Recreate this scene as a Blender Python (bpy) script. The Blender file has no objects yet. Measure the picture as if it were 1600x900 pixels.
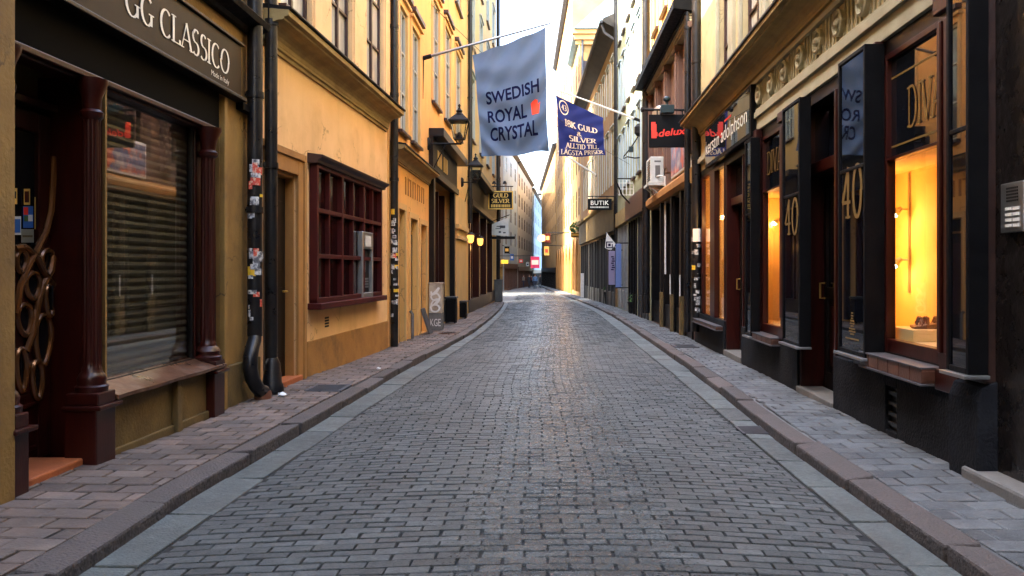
import bpy, bmesh, math, random
from mathutils import Vector
random.seed(7)
R = math.radians
S = bpy.context.scene
COL = S.collection

# ------------------------------------------------------------------ camera, sky, sun, exposure
F, CX, CY, H = 1250.0, 857.0, 422.0, 1.3          # focal length in photo pixels, principal point, eye height
cam = bpy.data.cameras.new('camera'); cam_o = bpy.data.objects.new('camera', cam); COL.objects.link(cam_o)
cam_o.location = (0, 0, H); cam_o.rotation_euler = (R(90), 0, 0)
cam.sensor_width = 36; cam.lens = 36 * F / 1600
cam.shift_x = -(CX - 800) / 1600; cam.shift_y = -(450 - CY) / 1600
cam.clip_start = 0.05; cam.clip_end = 3000
S.camera = cam_o

SUN_EL, SUN_AZ = R(45), R(251)        # azimuth clockwise from +Y: sun stands to the left, a little behind
w = bpy.data.worlds.new('World'); S.world = w; w.use_nodes = True
nt = w.node_tree; bg = nt.nodes['Background']
sky = nt.nodes.new('ShaderNodeTexSky'); sky.sky_type = 'NISHITA'; sky.sun_disc = False
sky.sun_elevation = SUN_EL; sky.sun_rotation = SUN_AZ; sky.air_density = 1.0; sky.dust_density = 4.5; sky.ozone_density = 0.3
nt.links.new(sky.outputs[0], bg.inputs[0]); bg.inputs[1].default_value = 0.15

sl = bpy.data.lights.new('sun', 'SUN'); sl.energy = 2.0; sl.angle = R(0.5); sl.color = (1.0, 0.90, 0.74)
so = bpy.data.objects.new('sun', sl); COL.objects.link(so)
sd = Vector((math.sin(SUN_AZ) * math.cos(SUN_EL), math.cos(SUN_AZ) * math.cos(SUN_EL), math.sin(SUN_EL)))
so.rotation_euler = sd.to_track_quat('Z', 'Y').to_euler(); so.location = sd * 60

S.view_settings.view_transform = 'Standard'; S.view_settings.look = 'None'
S.view_settings.exposure = 3.9; S.view_settings.gamma = 1.0
S.view_settings.use_curve_mapping = False
S.render.engine = 'CYCLES'
S.cycles.use_denoising = True
S.cycles.max_bounces = 8; S.cycles.diffuse_bounces = 5; S.cycles.glossy_bounces = 4
S.cycles.transparent_max_bounces = 12; S.cycles.sample_clamp_indirect = 6
S.cycles.caustics_reflective = False; S.cycles.caustics_refractive = False

# ------------------------------------------------------------------ materials
MATS = {}
def nd(t, kind, **kw):
    n = t.nodes.new(kind)
    for k, v in kw.items(): setattr(n, k, v)
    return n
def mat(name, col, rough=0.6, metal=0.0, col2=None, scale=3.0, bump=0.0, bscale=60.0, stain=None, stain_scale=0.8,
        island=0.0, spec=0.5, coat=0.0, stretch=None, lo=0.35, hi=0.7, streak=None, transl=0.0, rvar=0.0, wear=None, ior=1.5, patch=None, crack=None):
    """Principled material with noise-driven colour, stains and bump in world coordinates."""
    m = bpy.data.materials.new(name); m.use_nodes = True; t = m.node_tree; b = t.nodes['Principled BSDF']
    L = t.links.new
    b.inputs['Roughness'].default_value = rough; b.inputs['Metallic'].default_value = metal
    b.inputs['Specular IOR Level'].default_value = spec; b.inputs['Coat Weight'].default_value = coat
    b.inputs['Coat Roughness'].default_value = 0.12
    geo = nd(t, 'ShaderNodeNewGeometry'); pos = geo.outputs['Position']
    if stretch:
        mp = nd(t, 'ShaderNodeMapping'); mp.inputs['Scale'].default_value = stretch; L(pos, mp.inputs[0]); pos = mp.outputs[0]
    c = None
    def ramp(sc, a, z, det=6.0):
        n = nd(t, 'ShaderNodeTexNoise'); n.inputs['Scale'].default_value = sc; n.inputs['Detail'].default_value = det
        n.inputs['Roughness'].default_value = 0.62; L(pos, n.inputs['Vector'])
        r = nd(t, 'ShaderNodeMapRange'); r.inputs[1].default_value = a; r.inputs[2].default_value = z
        L(n.outputs['Fac'], r.inputs[0]); return r.outputs[0]
    def mix(fac, a, bb):
        x = nd(t, 'ShaderNodeMix', data_type='RGBA'); L(fac, x.inputs['Factor'])
        for s, v in ((6, a), (7, bb)):
            if isinstance(v, tuple): x.inputs[s].default_value = (*v, 1)
            else: L(v, x.inputs[s])
        return x.outputs[2]
    c = col
    if col2: c = mix(ramp(scale, lo, hi), col, col2)
    if stain: c = mix(ramp(stain_scale, 0.5, 0.78, 8.0), c, stain)
    if patch: c = mix(ramp(patch[1], .42, .66, 4.0), c, patch[0])
    if crack:                                        # hairline cracks: edges of warped cells, broken up by noise
        nn = nd(t, 'ShaderNodeTexNoise'); nn.inputs['Scale'].default_value = 2.2; nn.inputs['Detail'].default_value = 5; L(geo.outputs['Position'], nn.inputs['Vector'])
        va = nd(t, 'ShaderNodeVectorMath', operation='MULTIPLY_ADD'); va.inputs[1].default_value = (.9, .9, .9); L(nn.outputs['Color'], va.inputs[0]); L(geo.outputs['Position'], va.inputs[2])
        vo = nd(t, 'ShaderNodeTexVoronoi', feature='DISTANCE_TO_EDGE'); vo.inputs['Scale'].default_value = .9; L(va.outputs[0], vo.inputs['Vector'])
        r = nd(t, 'ShaderNodeMapRange'); r.inputs[1].default_value = .004; r.inputs[2].default_value = .011; r.inputs[3].default_value = .8; r.inputs[4].default_value = 0; L(vo.outputs['Distance'], r.inputs[0])
        mm_ = nd(t, 'ShaderNodeMath', operation='MULTIPLY'); L(r.outputs[0], mm_.inputs[0]); L(ramp(1.3, .47, .56, 3.0), mm_.inputs[1]); c = mix(mm_.outputs[0], c, crack)
    if streak:                                       # rain streaks: noise drawn out along the vertical
        mp2 = nd(t, 'ShaderNodeMapping'); mp2.inputs['Scale'].default_value = (1.7, 1.7, .28); L(geo.outputs['Position'], mp2.inputs[0])
        n = nd(t, 'ShaderNodeTexNoise'); n.inputs['Scale'].default_value = 1.6; n.inputs['Detail'].default_value = 7; n.inputs['Roughness'].default_value = .65; L(mp2.outputs[0], n.inputs['Vector'])
        r = nd(t, 'ShaderNodeMapRange'); r.inputs[1].default_value = .50; r.inputs[2].default_value = .85; r.inputs[4].default_value = .6; L(n.outputs['Fac'], r.inputs[0])
        c = mix(r.outputs[0], c, streak)
    if island:
        hv = nd(t, 'ShaderNodeHueSaturation')
        r1 = nd(t, 'ShaderNodeMapRange'); r1.inputs[3].default_value = 1 - island; r1.inputs[4].default_value = 1 + island
        L(geo.outputs['Random Per Island'], r1.inputs[0]); L(r1.outputs[0], hv.inputs['Value'])
        if isinstance(c, tuple): hv.inputs['Color'].default_value = (*c, 1)
        else: L(c, hv.inputs['Color'])
        c = hv.outputs[0]
    if isinstance(c, tuple): b.inputs['Base Color'].default_value = (*c, 1)
    else: L(c, b.inputs['Base Color'])
    if rvar:
        r = nd(t, 'ShaderNodeMapRange'); L(ramp(bscale * .3, .3, .7), r.inputs[0])
        r.inputs[3].default_value = max(.02, rough - rvar); r.inputs[4].default_value = min(1, rough + rvar); L(r.outputs[0], b.inputs['Roughness'])
    b.inputs['IOR'].default_value = ior
    if wear:                                         # stones polished by feet and wheels along the middle of the street
        sx = nd(t, 'ShaderNodeSeparateXYZ'); L(geo.outputs['Position'], sx.inputs[0])
        a1 = nd(t, 'ShaderNodeMath', operation='ADD'); a1.inputs[1].default_value = -wear[0]; L(sx.outputs[0], a1.inputs[0])
        a2 = nd(t, 'ShaderNodeMath', operation='ABSOLUTE'); L(a1.outputs[0], a2.inputs[0])
        r = nd(t, 'ShaderNodeMapRange', interpolation_type='SMOOTHSTEP'); r.inputs[1].default_value = .1; r.inputs[2].default_value = wear[1]; r.inputs[3].default_value = wear[2]; r.inputs[4].default_value = rough; L(a2.outputs[0], r.inputs[0])
        r2 = nd(t, 'ShaderNodeMath', operation='ADD', use_clamp=True); r3 = nd(t, 'ShaderNodeMapRange'); r3.inputs[3].default_value = -.1; r3.inputs[4].default_value = .1; L(ramp(40, .3, .7), r3.inputs[0])
        L(r.outputs[0], r2.inputs[0]); L(r3.outputs[0], r2.inputs[1]); L(r2.outputs[0], b.inputs['Roughness'])
    if bump:
        n = nd(t, 'ShaderNodeTexNoise'); n.inputs['Scale'].default_value = bscale; n.inputs['Detail'].default_value = 5
        L(pos, n.inputs['Vector'])
        bp = nd(t, 'ShaderNodeBump'); bp.inputs['Strength'].default_value = bump; bp.inputs['Distance'].default_value = 0.02
        L(n.outputs['Fac'], bp.inputs['Height']); L(bp.outputs[0], b.inputs['Normal'])
    if transl:
        tr = nd(t, 'ShaderNodeBsdfTranslucent'); ms = nd(t, 'ShaderNodeMixShader'); ms.inputs[0].default_value = transl
        if isinstance(c, tuple): tr.inputs[0].default_value = (*c, 1)
        else: L(c, tr.inputs[0])
        L(b.outputs[0], ms.inputs[1]); L(tr.outputs[0], ms.inputs[2]); L(ms.outputs[0], t.nodes['Material Output'].inputs[0])
    MATS[name] = m
    return m
def glass_mat(name, tint=(1, 1, 1), ior=1.6, rough=0.0, extra=0.0):
    m = bpy.data.materials.new(name); m.use_nodes = True; t = m.node_tree; t.nodes.clear(); L = t.links.new
    o = nd(t, 'ShaderNodeOutputMaterial'); tr = nd(t, 'ShaderNodeBsdfTransparent'); gl = nd(t, 'ShaderNodeBsdfGlossy')
    gl.inputs['Roughness'].default_value = rough; tr.inputs[0].default_value = (*tint, 1)
    geo = nd(t, 'ShaderNodeNewGeometry'); dt = nd(t, 'ShaderNodeVectorMath', operation='DOT_PRODUCT'); L(geo.outputs['Normal'], dt.inputs[0]); L(geo.outputs['Incoming'], dt.inputs[1])
    ab = nd(t, 'ShaderNodeMath', operation='ABSOLUTE'); L(dt.outputs['Value'], ab.inputs[0])
    iv = nd(t, 'ShaderNodeMath', operation='SUBTRACT'); iv.inputs[0].default_value = 1.0; L(ab.outputs[0], iv.inputs[1])
    pw = nd(t, 'ShaderNodeMath', operation='POWER'); pw.inputs[1].default_value = 5.0; L(iv.outputs[0], pw.inputs[0])
    f0 = ((ior - 1) / (ior + 1)) ** 2 + extra                    # Schlick reflection of a thin sheet, the same from both sides
    ad = nd(t, 'ShaderNodeMath', operation='MULTIPLY_ADD', use_clamp=True); ad.inputs[1].default_value = 1 - f0; ad.inputs[2].default_value = f0; L(pw.outputs[0], ad.inputs[0])
    ms = nd(t, 'ShaderNodeMixShader'); L(ad.outputs[0], ms.inputs[0]); L(tr.outputs[0], ms.inputs[1]); L(gl.outputs[0], ms.inputs[2])
    L(ms.outputs[0], o.inputs[0]); MATS[name] = m
def emit_mat(name, col, strength):
    m = bpy.data.materials.new(name); m.use_nodes = True; b = m.node_tree.nodes['Principled BSDF']
    b.inputs['Base Color'].default_value = (*col, 1); b.inputs['Emission Color'].default_value = (*col, 1)
    b.inputs['Emission Strength'].default_value = strength; MATS[name] = m

mat('mustard', (0.32, 0.188, 0.044), .8, col2=(0.192, 0.104, 0.024), scale=2.2, bump=.25, bscale=40, stain=(0.104, 0.06, 0.024), stain_scale=1.6, streak=(0.136, 0.072, 0.024), crack=(.06, .035, .012), patch=((.22, .13, .03), 1.2))
mat('mustard_dark', (0.15, 0.0975, 0.02625), .7, col2=(0.0825, 0.0525, 0.015), scale=4, bump=.3, bscale=50, stain=(0.0375, 0.02625, 0.01125))
mat('peach', (.84, .56, .28), .85, col2=(.75, .47, .21), scale=1.3, bump=.22, bscale=30, stain=(.58, .34, .14), stain_scale=1.1, lo=.3, streak=(.54, .34, .16), crack=(.30, .17, .07), patch=((.77, .50, .24), .9))
mat('ochre_plinth', (0.4, 0.2, 0.044), .85, col2=(0.288, 0.136, 0.032), scale=3, bump=.3, bscale=35, stain=(0.128, 0.072, 0.032), stain_scale=2)
mat('cornice_buff', (0.368, 0.264, 0.096), .75, col2=(0.264, 0.176, 0.06), scale=3, bump=.15, stain=(0.144, 0.096, 0.036), stretch=(1, 1, 2))
mat('orange_stone', (0.416, 0.2, 0.048), .75, col2=(0.336, 0.152, 0.036), scale=3, bump=.2, stain=(0.2, 0.096, 0.028))
mat('orange_wall', (.82, .45, .13), .85, col2=(.74, .38, .10), scale=.9, bump=.15, bscale=25, stain=(.60, .30, .08), stain_scale=.7, streak=(.56, .30, .10), crack=(.42, .22, .07), patch=((.76, .42, .13), .6))
mat('pale_orange', (.70, .43, .16), .85, col2=(.60, .36, .12), scale=.9, bump=.1, stain=(.52, .33, .13))
mat('cream', (0.51, 0.425, 0.2295), .75, col2=(0.425, 0.34, 0.17), scale=2.5, bump=.15, bscale=35, stain=(0.306, 0.238, 0.119), stain_scale=1.5, streak=(0.289, 0.2295, 0.1275), crack=(.24, .19, .10), patch=((.46, .37, .19), 1.1))
mat('cream_grey', (0.39, 0.3666, 0.2574), .75, col2=(0.3276, 0.2964, 0.195), scale=2.5, bump=.15, stain=(0.2106, 0.1794, 0.1092))
mat('brown_wall', (0.1445, 0.0782, 0.0561), .6, col2=(0.102, 0.0544, 0.0391), scale=2, bump=.1, stain=(0.119, 0.06375, 0.04675))
mat('pale_green', (.30, .325, .205), .85, col2=(.255, .27, .165), scale=1, bump=.1, stain=(.20, .205, .125), streak=(.19, .195, .12))
mat('grey_beige', (.27, .31, .33), .8, col2=(.22, .25, .27), scale=1, bump=.1)
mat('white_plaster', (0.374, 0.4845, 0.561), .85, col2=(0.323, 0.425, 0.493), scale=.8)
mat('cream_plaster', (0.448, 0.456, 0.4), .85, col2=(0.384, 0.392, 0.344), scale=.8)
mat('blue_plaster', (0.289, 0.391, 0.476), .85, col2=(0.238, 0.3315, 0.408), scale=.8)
mat('yellow_wall', (.48, .29, .095), .85, col2=(.41, .235, .07), scale=.6, stain=(.30, .17, .05), patch=((.36, .21, .065), .4))
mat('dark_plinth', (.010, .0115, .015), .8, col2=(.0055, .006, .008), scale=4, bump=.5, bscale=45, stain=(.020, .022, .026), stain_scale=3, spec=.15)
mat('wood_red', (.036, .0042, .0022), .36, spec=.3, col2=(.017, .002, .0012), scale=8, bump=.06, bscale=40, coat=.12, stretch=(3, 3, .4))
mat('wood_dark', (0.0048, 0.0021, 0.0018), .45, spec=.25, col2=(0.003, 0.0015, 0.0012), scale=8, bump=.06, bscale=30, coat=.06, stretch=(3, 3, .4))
mat('carved_wood_lit', (.20, .075, .02), .25, metal=.35, col2=(.12, .042, .012), scale=6, bump=.05, coat=.3, stretch=(3, 3, .5))  # golden base colour paints the light caught on the carved edges
mat('window_brown', (.040, .013, .010), .45, col2=(.025, .009, .007), scale=6, bump=.06)
mat('maroon', (.060, .0055, .0045), .5, spec=.2, col2=(.04, .004, .0035), scale=5, bump=.06)
mat('black_paint', (.003, .003, .0036), .5, spec=.08, col2=(.005, .005, .0055), scale=6, bump=.08, bscale=50, rvar=.12)
mat('tan_wall', (.30, .17, .058), .85, col2=(.25, .135, .043), scale=.9, bump=.1, stain=(.18, .10, .034), streak=(.17, .10, .038))
mat('black_metal', (.005, .005, .006), .5, spec=.2, col2=(.010, .009, .009), scale=8)
mat('pipe_black', (0.0048, 0.0056, 0.008), .36, spec=.35, col2=(0.0088, 0.0088, 0.0096), scale=6, bump=.12, bscale=25, stain=(0.024, 0.0176, 0.0144), stain_scale=4, rvar=.12)
mat('granite_black', (0.006, 0.0054, 0.0054), .3, col2=(0.0132, 0.0096, 0.0084), scale=30, bump=.5, bscale=14, rvar=.15)
mat('brown_stone', (0.036, 0.0168, 0.012), .4, col2=(0.018, 0.0084, 0.0066), scale=7, bump=.25, bscale=20)
mat('sill_metal', (.22, .10, .05), .33, metal=.5, col2=(.11, .05, .03), scale=5, bump=.25, bscale=12, stain=(.32, .22, .15), stain_scale=4, rvar=.15)
mat('sill_tile', (0.105, 0.042, 0.0245), .4, col2=(0.063, 0.0245, 0.0154), scale=6, bump=.15, island=.25)
mat('shutter', (.33, .32, .25), .4, metal=.3, col2=(.26, .25, .19), scale=4)
mat('terracotta', (0.416, 0.12, 0.036), .6, col2=(0.32, 0.08, 0.024), scale=4, bump=.2, stain=(0.208, 0.072, 0.032))
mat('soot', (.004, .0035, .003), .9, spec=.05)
mat('lead_grey', (.10, .10, .11), .5, metal=.4, col2=(.06, .06, .065), scale=5)
mat('white_paint', (.75, .75, .72), .5, col2=(.62, .62, .58), scale=5)
mat('ac_white', (.62, .64, .60), .45, col2=(.5, .52, .48), scale=4, stain=(.36, .36, .32))
mat('gold', (.62, .40, .10), .35, metal=.6)
mat('gold_dim', (.17, .095, .018), .5)
mat('gold_flat', (.75, .47, .10), .5)
mat('letter_white', (.82, .80, .72), .5)
mat('letter_red', (.85, .04, .02), .45)
mat('letter_navy', (.004, .006, .038), .9, spec=.1)
mat('sign_brown', (0.0104, 0.0056, 0.0032), .5, spec=.15, col2=(0.0224, 0.012, 0.0064), scale=2, stretch=(2, 2, .25))
mat('sign_black', (.003, .003, .0035), .5, spec=.15)
mat('sign_glass', (.004, .005, .008), .02, spec=.5, ior=2.1)
mat('flag_blue', (.118, .186, .305), .85, col2=(.105, .168, .28), scale=2, bump=.05, bscale=300, transl=.2)
mat('flag_navy', (.008, .019, .15), .85, col2=(.007, .016, .125), scale=2, bump=.05, bscale=300, transl=.15)
mat('flag_crown', (.85, .075, .03), .8)
mat('flag_cream', (.75, .63, .45), .8)
mat('aluminium', (.42, .44, .45), .35, metal=.9, col2=(.33, .35, .36), scale=8)
mat('steel_dark', (.030, .032, .035), .45, spec=.3)
mat('concrete', (0.1485, 0.144, 0.135), .85, col2=(0.108, 0.1035, 0.0945), scale=6, bump=.3, stain=(0.0675, 0.0675, 0.0675))
mat('road_sett', (.084, .098, .097), .50, col2=(.046, .055, .055), scale=70, bump=.8, bscale=150, island=.34, stain=(.145, .155, .150), stain_scale=9, spec=.65, wear=(.1, 1.3, .24), patch=((.058, .066, .065), .55))
mat('road_joint', (.012, .012, .0125), .9, col2=(.022, .021, .02), scale=8, bump=.5)
mat('pavement_brick', (.170, .116, .088), .6, col2=(.095, .088, .085), scale=2.6, bump=.5, bscale=90, island=.36, stain=(.20, .155, .12), stain_scale=4, rvar=.1, patch=((.10, .072, .055), 1.3))
mat('pavement_slab', (.118, .128, .130), .52, col2=(.080, .088, .095), scale=2.6, bump=.5, bscale=90, island=.30, stain=(.145, .145, .14), stain_scale=4, rvar=.1, patch=((.075, .078, .078), 1.3))
mat('pavement_joint', (.025, .021, .018), .9, col2=(.016, .014, .013), scale=8, bump=.4)
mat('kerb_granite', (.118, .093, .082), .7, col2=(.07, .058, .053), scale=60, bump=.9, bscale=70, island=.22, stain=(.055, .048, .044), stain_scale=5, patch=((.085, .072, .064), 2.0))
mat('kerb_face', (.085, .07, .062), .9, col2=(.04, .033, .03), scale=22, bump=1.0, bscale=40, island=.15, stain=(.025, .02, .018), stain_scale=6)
mat('gutter_stone', (.120, .138, .128), .55, col2=(.085, .10, .094), scale=14, bump=.6, bscale=80, island=.26, stain=(.055, .06, .055), stain_scale=4, rvar=.12, patch=((.075, .082, .076), 1.6))
mat('soil', (.09, .08, .07), .9)
mat('copper_roof', (.20, .30, .33), .5, col2=(.12, .20, .25), scale=2, stain=(.32, .42, .44))
mat('roof_dark', (.028, .024, .022), .7, col2=(.045, .04, .036), scale=2)
mat('pane_dark', (.006, .0065, .008), .035, spec=.6)
mat('pane_sky', (.16, .17, .17), .04, spec=1.0, col2=(.08, .085, .085), scale=1.2)
mat('pane_curtain_reflect', (.62, .60, .52), .06, spec=1.0, col2=(.30, .29, .25), scale=1.4, stretch=(2, 2, .3))  # pale curtain tone, raised to paint the reflections in the glass
mat('display_cream', (.80, .60, .28), .7, col2=(.74, .52, .21), scale=1.5)
mat('display_floor', (.80, .62, .34), .6)
mat('dark_inside', (.018, .010, .008), .8, col2=(.03, .018, .012), scale=3)
mat('paper_white', (.72, .72, .70), .7)
mat('sticker_white', (.62, .63, .62), .6, col2=(.10, .10, .11), scale=26, lo=.42, hi=.58)
mat('sticker_yellow', (.75, .48, .03), .6)
mat('sticker_red', (.62, .07, .04), .6, col2=(.70, .50, .35), scale=30, lo=.5, hi=.6)
mat('sticker_blue', (.03, .13, .42), .5)
mat('cabinet_grey', (.50, .43, .33), .6, col2=(.36, .30, .22), scale=4, stain=(.16, .12, .09), stain_scale=4)
mat('awning_blue', (.12, .19, .42), .8, col2=(.10, .16, .36), scale=3)
mat('banner_violet', (.22, .20, .32), .8)
mat('banner_pink', (.62, .04, .13), .8)
mat('leaf_green', (.05, .14, .03), .7, col2=(.03, .09, .02), scale=6)
mat('leather', (.16, .06, .025), .45)
mat('poster', (.62, .12, .05), .4, col2=(.12, .13, .24), scale=2.6, lo=.45, hi=.52, stain=(.75, .70, .62), stain_scale=3)
mat('steel_teal', (0.012, 0.028, 0.032), .4, metal=.3)
glass_mat('glass_clear', (.96, .97, .95), 1.5)
glass_mat('glass_show', (.80, .80, .78), 1.6, extra=.14)
mat('pane_maroon', (.022, .0022, .002), .06, spec=.4, col2=(.010, .0015, .0015), scale=2.0)
glass_mat('glass_lamp', (.85, .88, .82), 1.45, .05, extra=.05)
emit_mat('bulb', (1.0, .80, .45), 4.0)
emit_mat('lamp_glow', (1.0, .42, .09), .16)
M = MATS

# ------------------------------------------------------------------ naming helpers
BASE = {}
def tag(o, label=None, cat=None, group=None, kind=None):
    if label: o['label'] = label
    if cat: o['category'] = cat
    if group: o['group'] = group
    if kind: o['kind'] = kind
    return o
def thing(name, label, cat, loc, group=None):
    o = bpy.data.objects.new(name, None); COL.objects.link(o); o.location = loc; o.empty_display_size = .1
    BASE[o.name] = Vector(loc); return tag(o, label, cat, group)
def base_of(o):
    v = Vector((0, 0, 0))
    while o is not None: v = v + BASE.get(o.name, Vector((0, 0, 0))); o = o.parent
    return v

class MB:
    def __init__(s): s.v = []; s.f = []
    def add(s, vs, fs):
        k = len(s.v); s.v += [tuple(p) for p in vs]; s.f += [tuple(i + k for i in f) for f in fs]; return s
    def quad(s, a, b, c, d): return s.add([a, b, c, d], [(0, 1, 2, 3)])
    def hexa(s, p): return s.add(p, [(3, 2, 1, 0), (4, 5, 6, 7), (0, 1, 5, 4), (1, 2, 6, 5), (2, 3, 7, 6), (3, 0, 4, 7)])
    def bx(s, x0, x1, y0, y1, z0, z1):
        return s.hexa([(x0, y0, z0), (x1, y0, z0), (x1, y1, z0), (x0, y1, z0), (x0, y0, z1), (x1, y0, z1), (x1, y1, z1), (x0, y1, z1)])
    def box(s, W, s0, s1, z0, z1, o0, o1):
        P = W.P
        return s.hexa([P(s0, z0, o0), P(s1, z0, o0), P(s1, z0, o1), P(s0, z0, o1), P(s0, z1, o0), P(s1, z1, o0), P(s1, z1, o1), P(s0, z1, o1)])
    def prism(s, W, prof, s0, s1):
        n = len(prof)
        s.add([W.P(s0, z, o) for o, z in prof] + [W.P(s1, z, o) for o, z in prof],
              [(i, (i + 1) % n, n + (i + 1) % n, n + i) for i in range(n)] + [tuple(range(n))[::-1], tuple(range(n, 2 * n))])
        return s
    def tube(s, pts, r, seg=10, cap=True):
        pts = [Vector(p) for p in pts]; rr = r if isinstance(r, (list, tuple)) else [r] * len(pts)
        vs, fs = [], []; up = None
        for i, p in enumerate(pts):
            t = (pts[min(i + 1, len(pts) - 1)] - pts[max(i - 1, 0)]).normalized()
            if up is None: up = t.orthogonal().normalized()
            else: up = (up - t * up.dot(t)).normalized()
            sd_ = t.cross(up)
            for k in range(seg):
                a = 2 * math.pi * k / seg; vs.append(p + (up * math.cos(a) + sd_ * math.sin(a)) * rr[i])
        for i in range(len(pts) - 1):
            for k in range(seg):
                a, b = i * seg + k, i * seg + (k + 1) % seg; fs.append((a, b, b + seg, a + seg))
        if cap: fs += [tuple(range(seg))[::-1], tuple(range((len(pts) - 1) * seg, len(pts) * seg))]
        return s.add(vs, fs)
    def lathe(s, c, prof, seg=16, flute=0.0, nfl=0, a0=0.0, a1=2 * math.pi):
        c = Vector(c); vs, fs = [], []; full = a1 - a0 > 6.28
        m = seg if full else seg + 1
        for r, z, *fl in prof:
            for k in range(m):
                a = a0 + (a1 - a0) * k / seg; q = r
                if nfl and (fl[0] if fl else 0): q = r * (1 - flute * (.5 + .5 * math.cos(nfl * a)) ** 2)
                vs.append(c + Vector((q * math.cos(a), q * math.sin(a), z)))
        for i in range(len(prof) - 1):
            for k in range(seg):
                a, b = i * m + k, i * m + (k + 1) % m; fs.append((a, b, b + m, a + m))
        fs += [tuple(range(m))[::-1], tuple(range((len(prof) - 1) * m, len(prof) * m))]
        return s.add(vs, fs)
    def build(s, name, m, parent=None, bevel=0.0, smooth=False, seg=2):
        b = base_of(parent) if parent is not None else Vector((0, 0, 0))
        me = bpy.data.meshes.new(name); me.from_pydata([tuple(Vector(v) - b) for v in s.v], [], s.f); me.validate()
        bm = bmesh.new(); bm.from_mesh(me); bmesh.ops.recalc_face_normals(bm, faces=bm.faces); bm.to_mesh(me); bm.free()
        if smooth:
            for p in me.polygons: p.use_smooth = True
        o = bpy.data.objects.new(name, me); COL.objects.link(o)
        for mm in (m if isinstance(m, (list, tuple)) else [m]): me.materials.append(M[mm] if isinstance(mm, str) else mm)
        if smooth:
            try: me.set_sharp_from_angle(angle=R(40))
            except Exception: pass
        if parent is not None: o.parent = parent
        if bevel:
            md = o.modifiers.new('edge', 'BEVEL'); md.width = bevel; md.segments = seg; md.limit_method = 'ANGLE'; md.angle_limit = R(50)
            md.harden_normals = False
        return o
def one(name, mb, m, label, cat, group=None, bevel=0, smooth=False):     # a thing that is a single mesh
    c = sum((Vector(v) for v in mb.v), Vector()) / len(mb.v); c.z = min(v[2] for v in mb.v)
    o = mb_loc(mb, name, m, c, bevel, smooth); return tag(o, label, cat, group)
def mb_loc(mb, name, m, c, bevel, smooth):
    q = MB(); q.v = [tuple(Vector(v) - c) for v in mb.v]; q.f = mb.f
    o = q.build(name, m, None, bevel, smooth); o.location = c; BASE[o.name] = c.copy(); return o

class Wall:
    """A facade line in plan from A to B, the street on its o > 0 side; s runs along it in metres."""
    def __init__(s, ax, ay, bx, by, flip=False):
        s.A = Vector((ax, ay)); d = Vector((bx, by)) - s.A; s.len = d.length; s.d = d.normalized()
        n = Vector((s.d.y, -s.d.x)); mid = s.A + d * .5
        s.n = n if (n.x * -mid.x) > 0 or abs(n.x) < .05 and n.y < 0 else -n
        if flip: s.n = -s.n
    def P(s, u, z, o=0.0):
        q = s.A + s.d * u + s.n * o; return Vector((q.x, q.y, z))
    def u(s, px, o=0.0):
        k = (px - CX) / F; a = s.A + s.n * o; return (k * a.y - a.x) / (s.d.x - k * s.d.y)
    def Y(s, px, o=0.0): return (s.A + s.n * o + s.d * s.u(px, o)).y
    def z(s, px, py, o=0.0): return H - (py - CY) * s.Y(px, o) / F
    def g(s, u): return gz((s.A + s.d * u).y) + .08
    @property
    def right(s): return s.n.x < 0
def gz(y): return -0.01 * max(y, -5.0)

def facade(W, s0, s1, z0, z1, holes=(), depth=.3, back=7.0):
    """Solid building block whose street face has real recesses: holes = (s0, s1, z0, z1[, depth])."""
    m = MB(); hs = [tuple(h) + ((depth,) if len(h) == 4 else ()) for h in holes]
    cu = sorted({s0, s1, *[h[0] for h in hs], *[h[1] for h in hs]}); cz = sorted({z0, z1, *[h[2] for h in hs], *[h[3] for h in hs]})
    cu = [c for c in cu if s0 - 1e-6 <= c <= s1 + 1e-6]; cz = [c for c in cz if z0 - 1e-6 <= c <= z1 + 1e-6]
    for a, b in zip(cu, cu[1:]):
        run = None
        for c, e in zip(cz, cz[1:]):
            ins = any(h[0] < (a + b) / 2 < h[1] and h[2] < (c + e) / 2 < h[3] for h in hs)
            if not ins: m.quad(W.P(a, c), W.P(b, c), W.P(b, e), W.P(a, e))
    for h in hs:
        a, b, c, e, d = h; P = W.P; opened = d < 0; d = abs(d)          # a negative depth leaves the recess open to a box behind
        m.quad(P(a, c), P(a, e), P(a, e, -d), P(a, c, -d)); m.quad(P(b, c), P(b, e), P(b, e, -d), P(b, c, -d))
        m.quad(P(a, e), P(b, e), P(b, e, -d), P(a, e, -d)); m.quad(P(a, c), P(b, c), P(b, c, -d), P(a, c, -d))
        if not opened: m.quad(P(a, c, -d), P(b, c, -d), P(b, e, -d), P(a, e, -d))
    P = W.P
    m.quad(P(s0, z0), P(s0, z1), P(s0, z1, -back), P(s0, z0, -back)); m.quad(P(s1, z0), P(s1, z1), P(s1, z1, -back), P(s1, z0, -back))
    m.quad(P(s0, z1), P(s1, z1), P(s1, z1, -back), P(s0, z1, -back)); m.quad(P(s0, z0, -back), P(s1, z0, -back), P(s1, z1, -back), P(s0, z1, -back))
    return m
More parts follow.
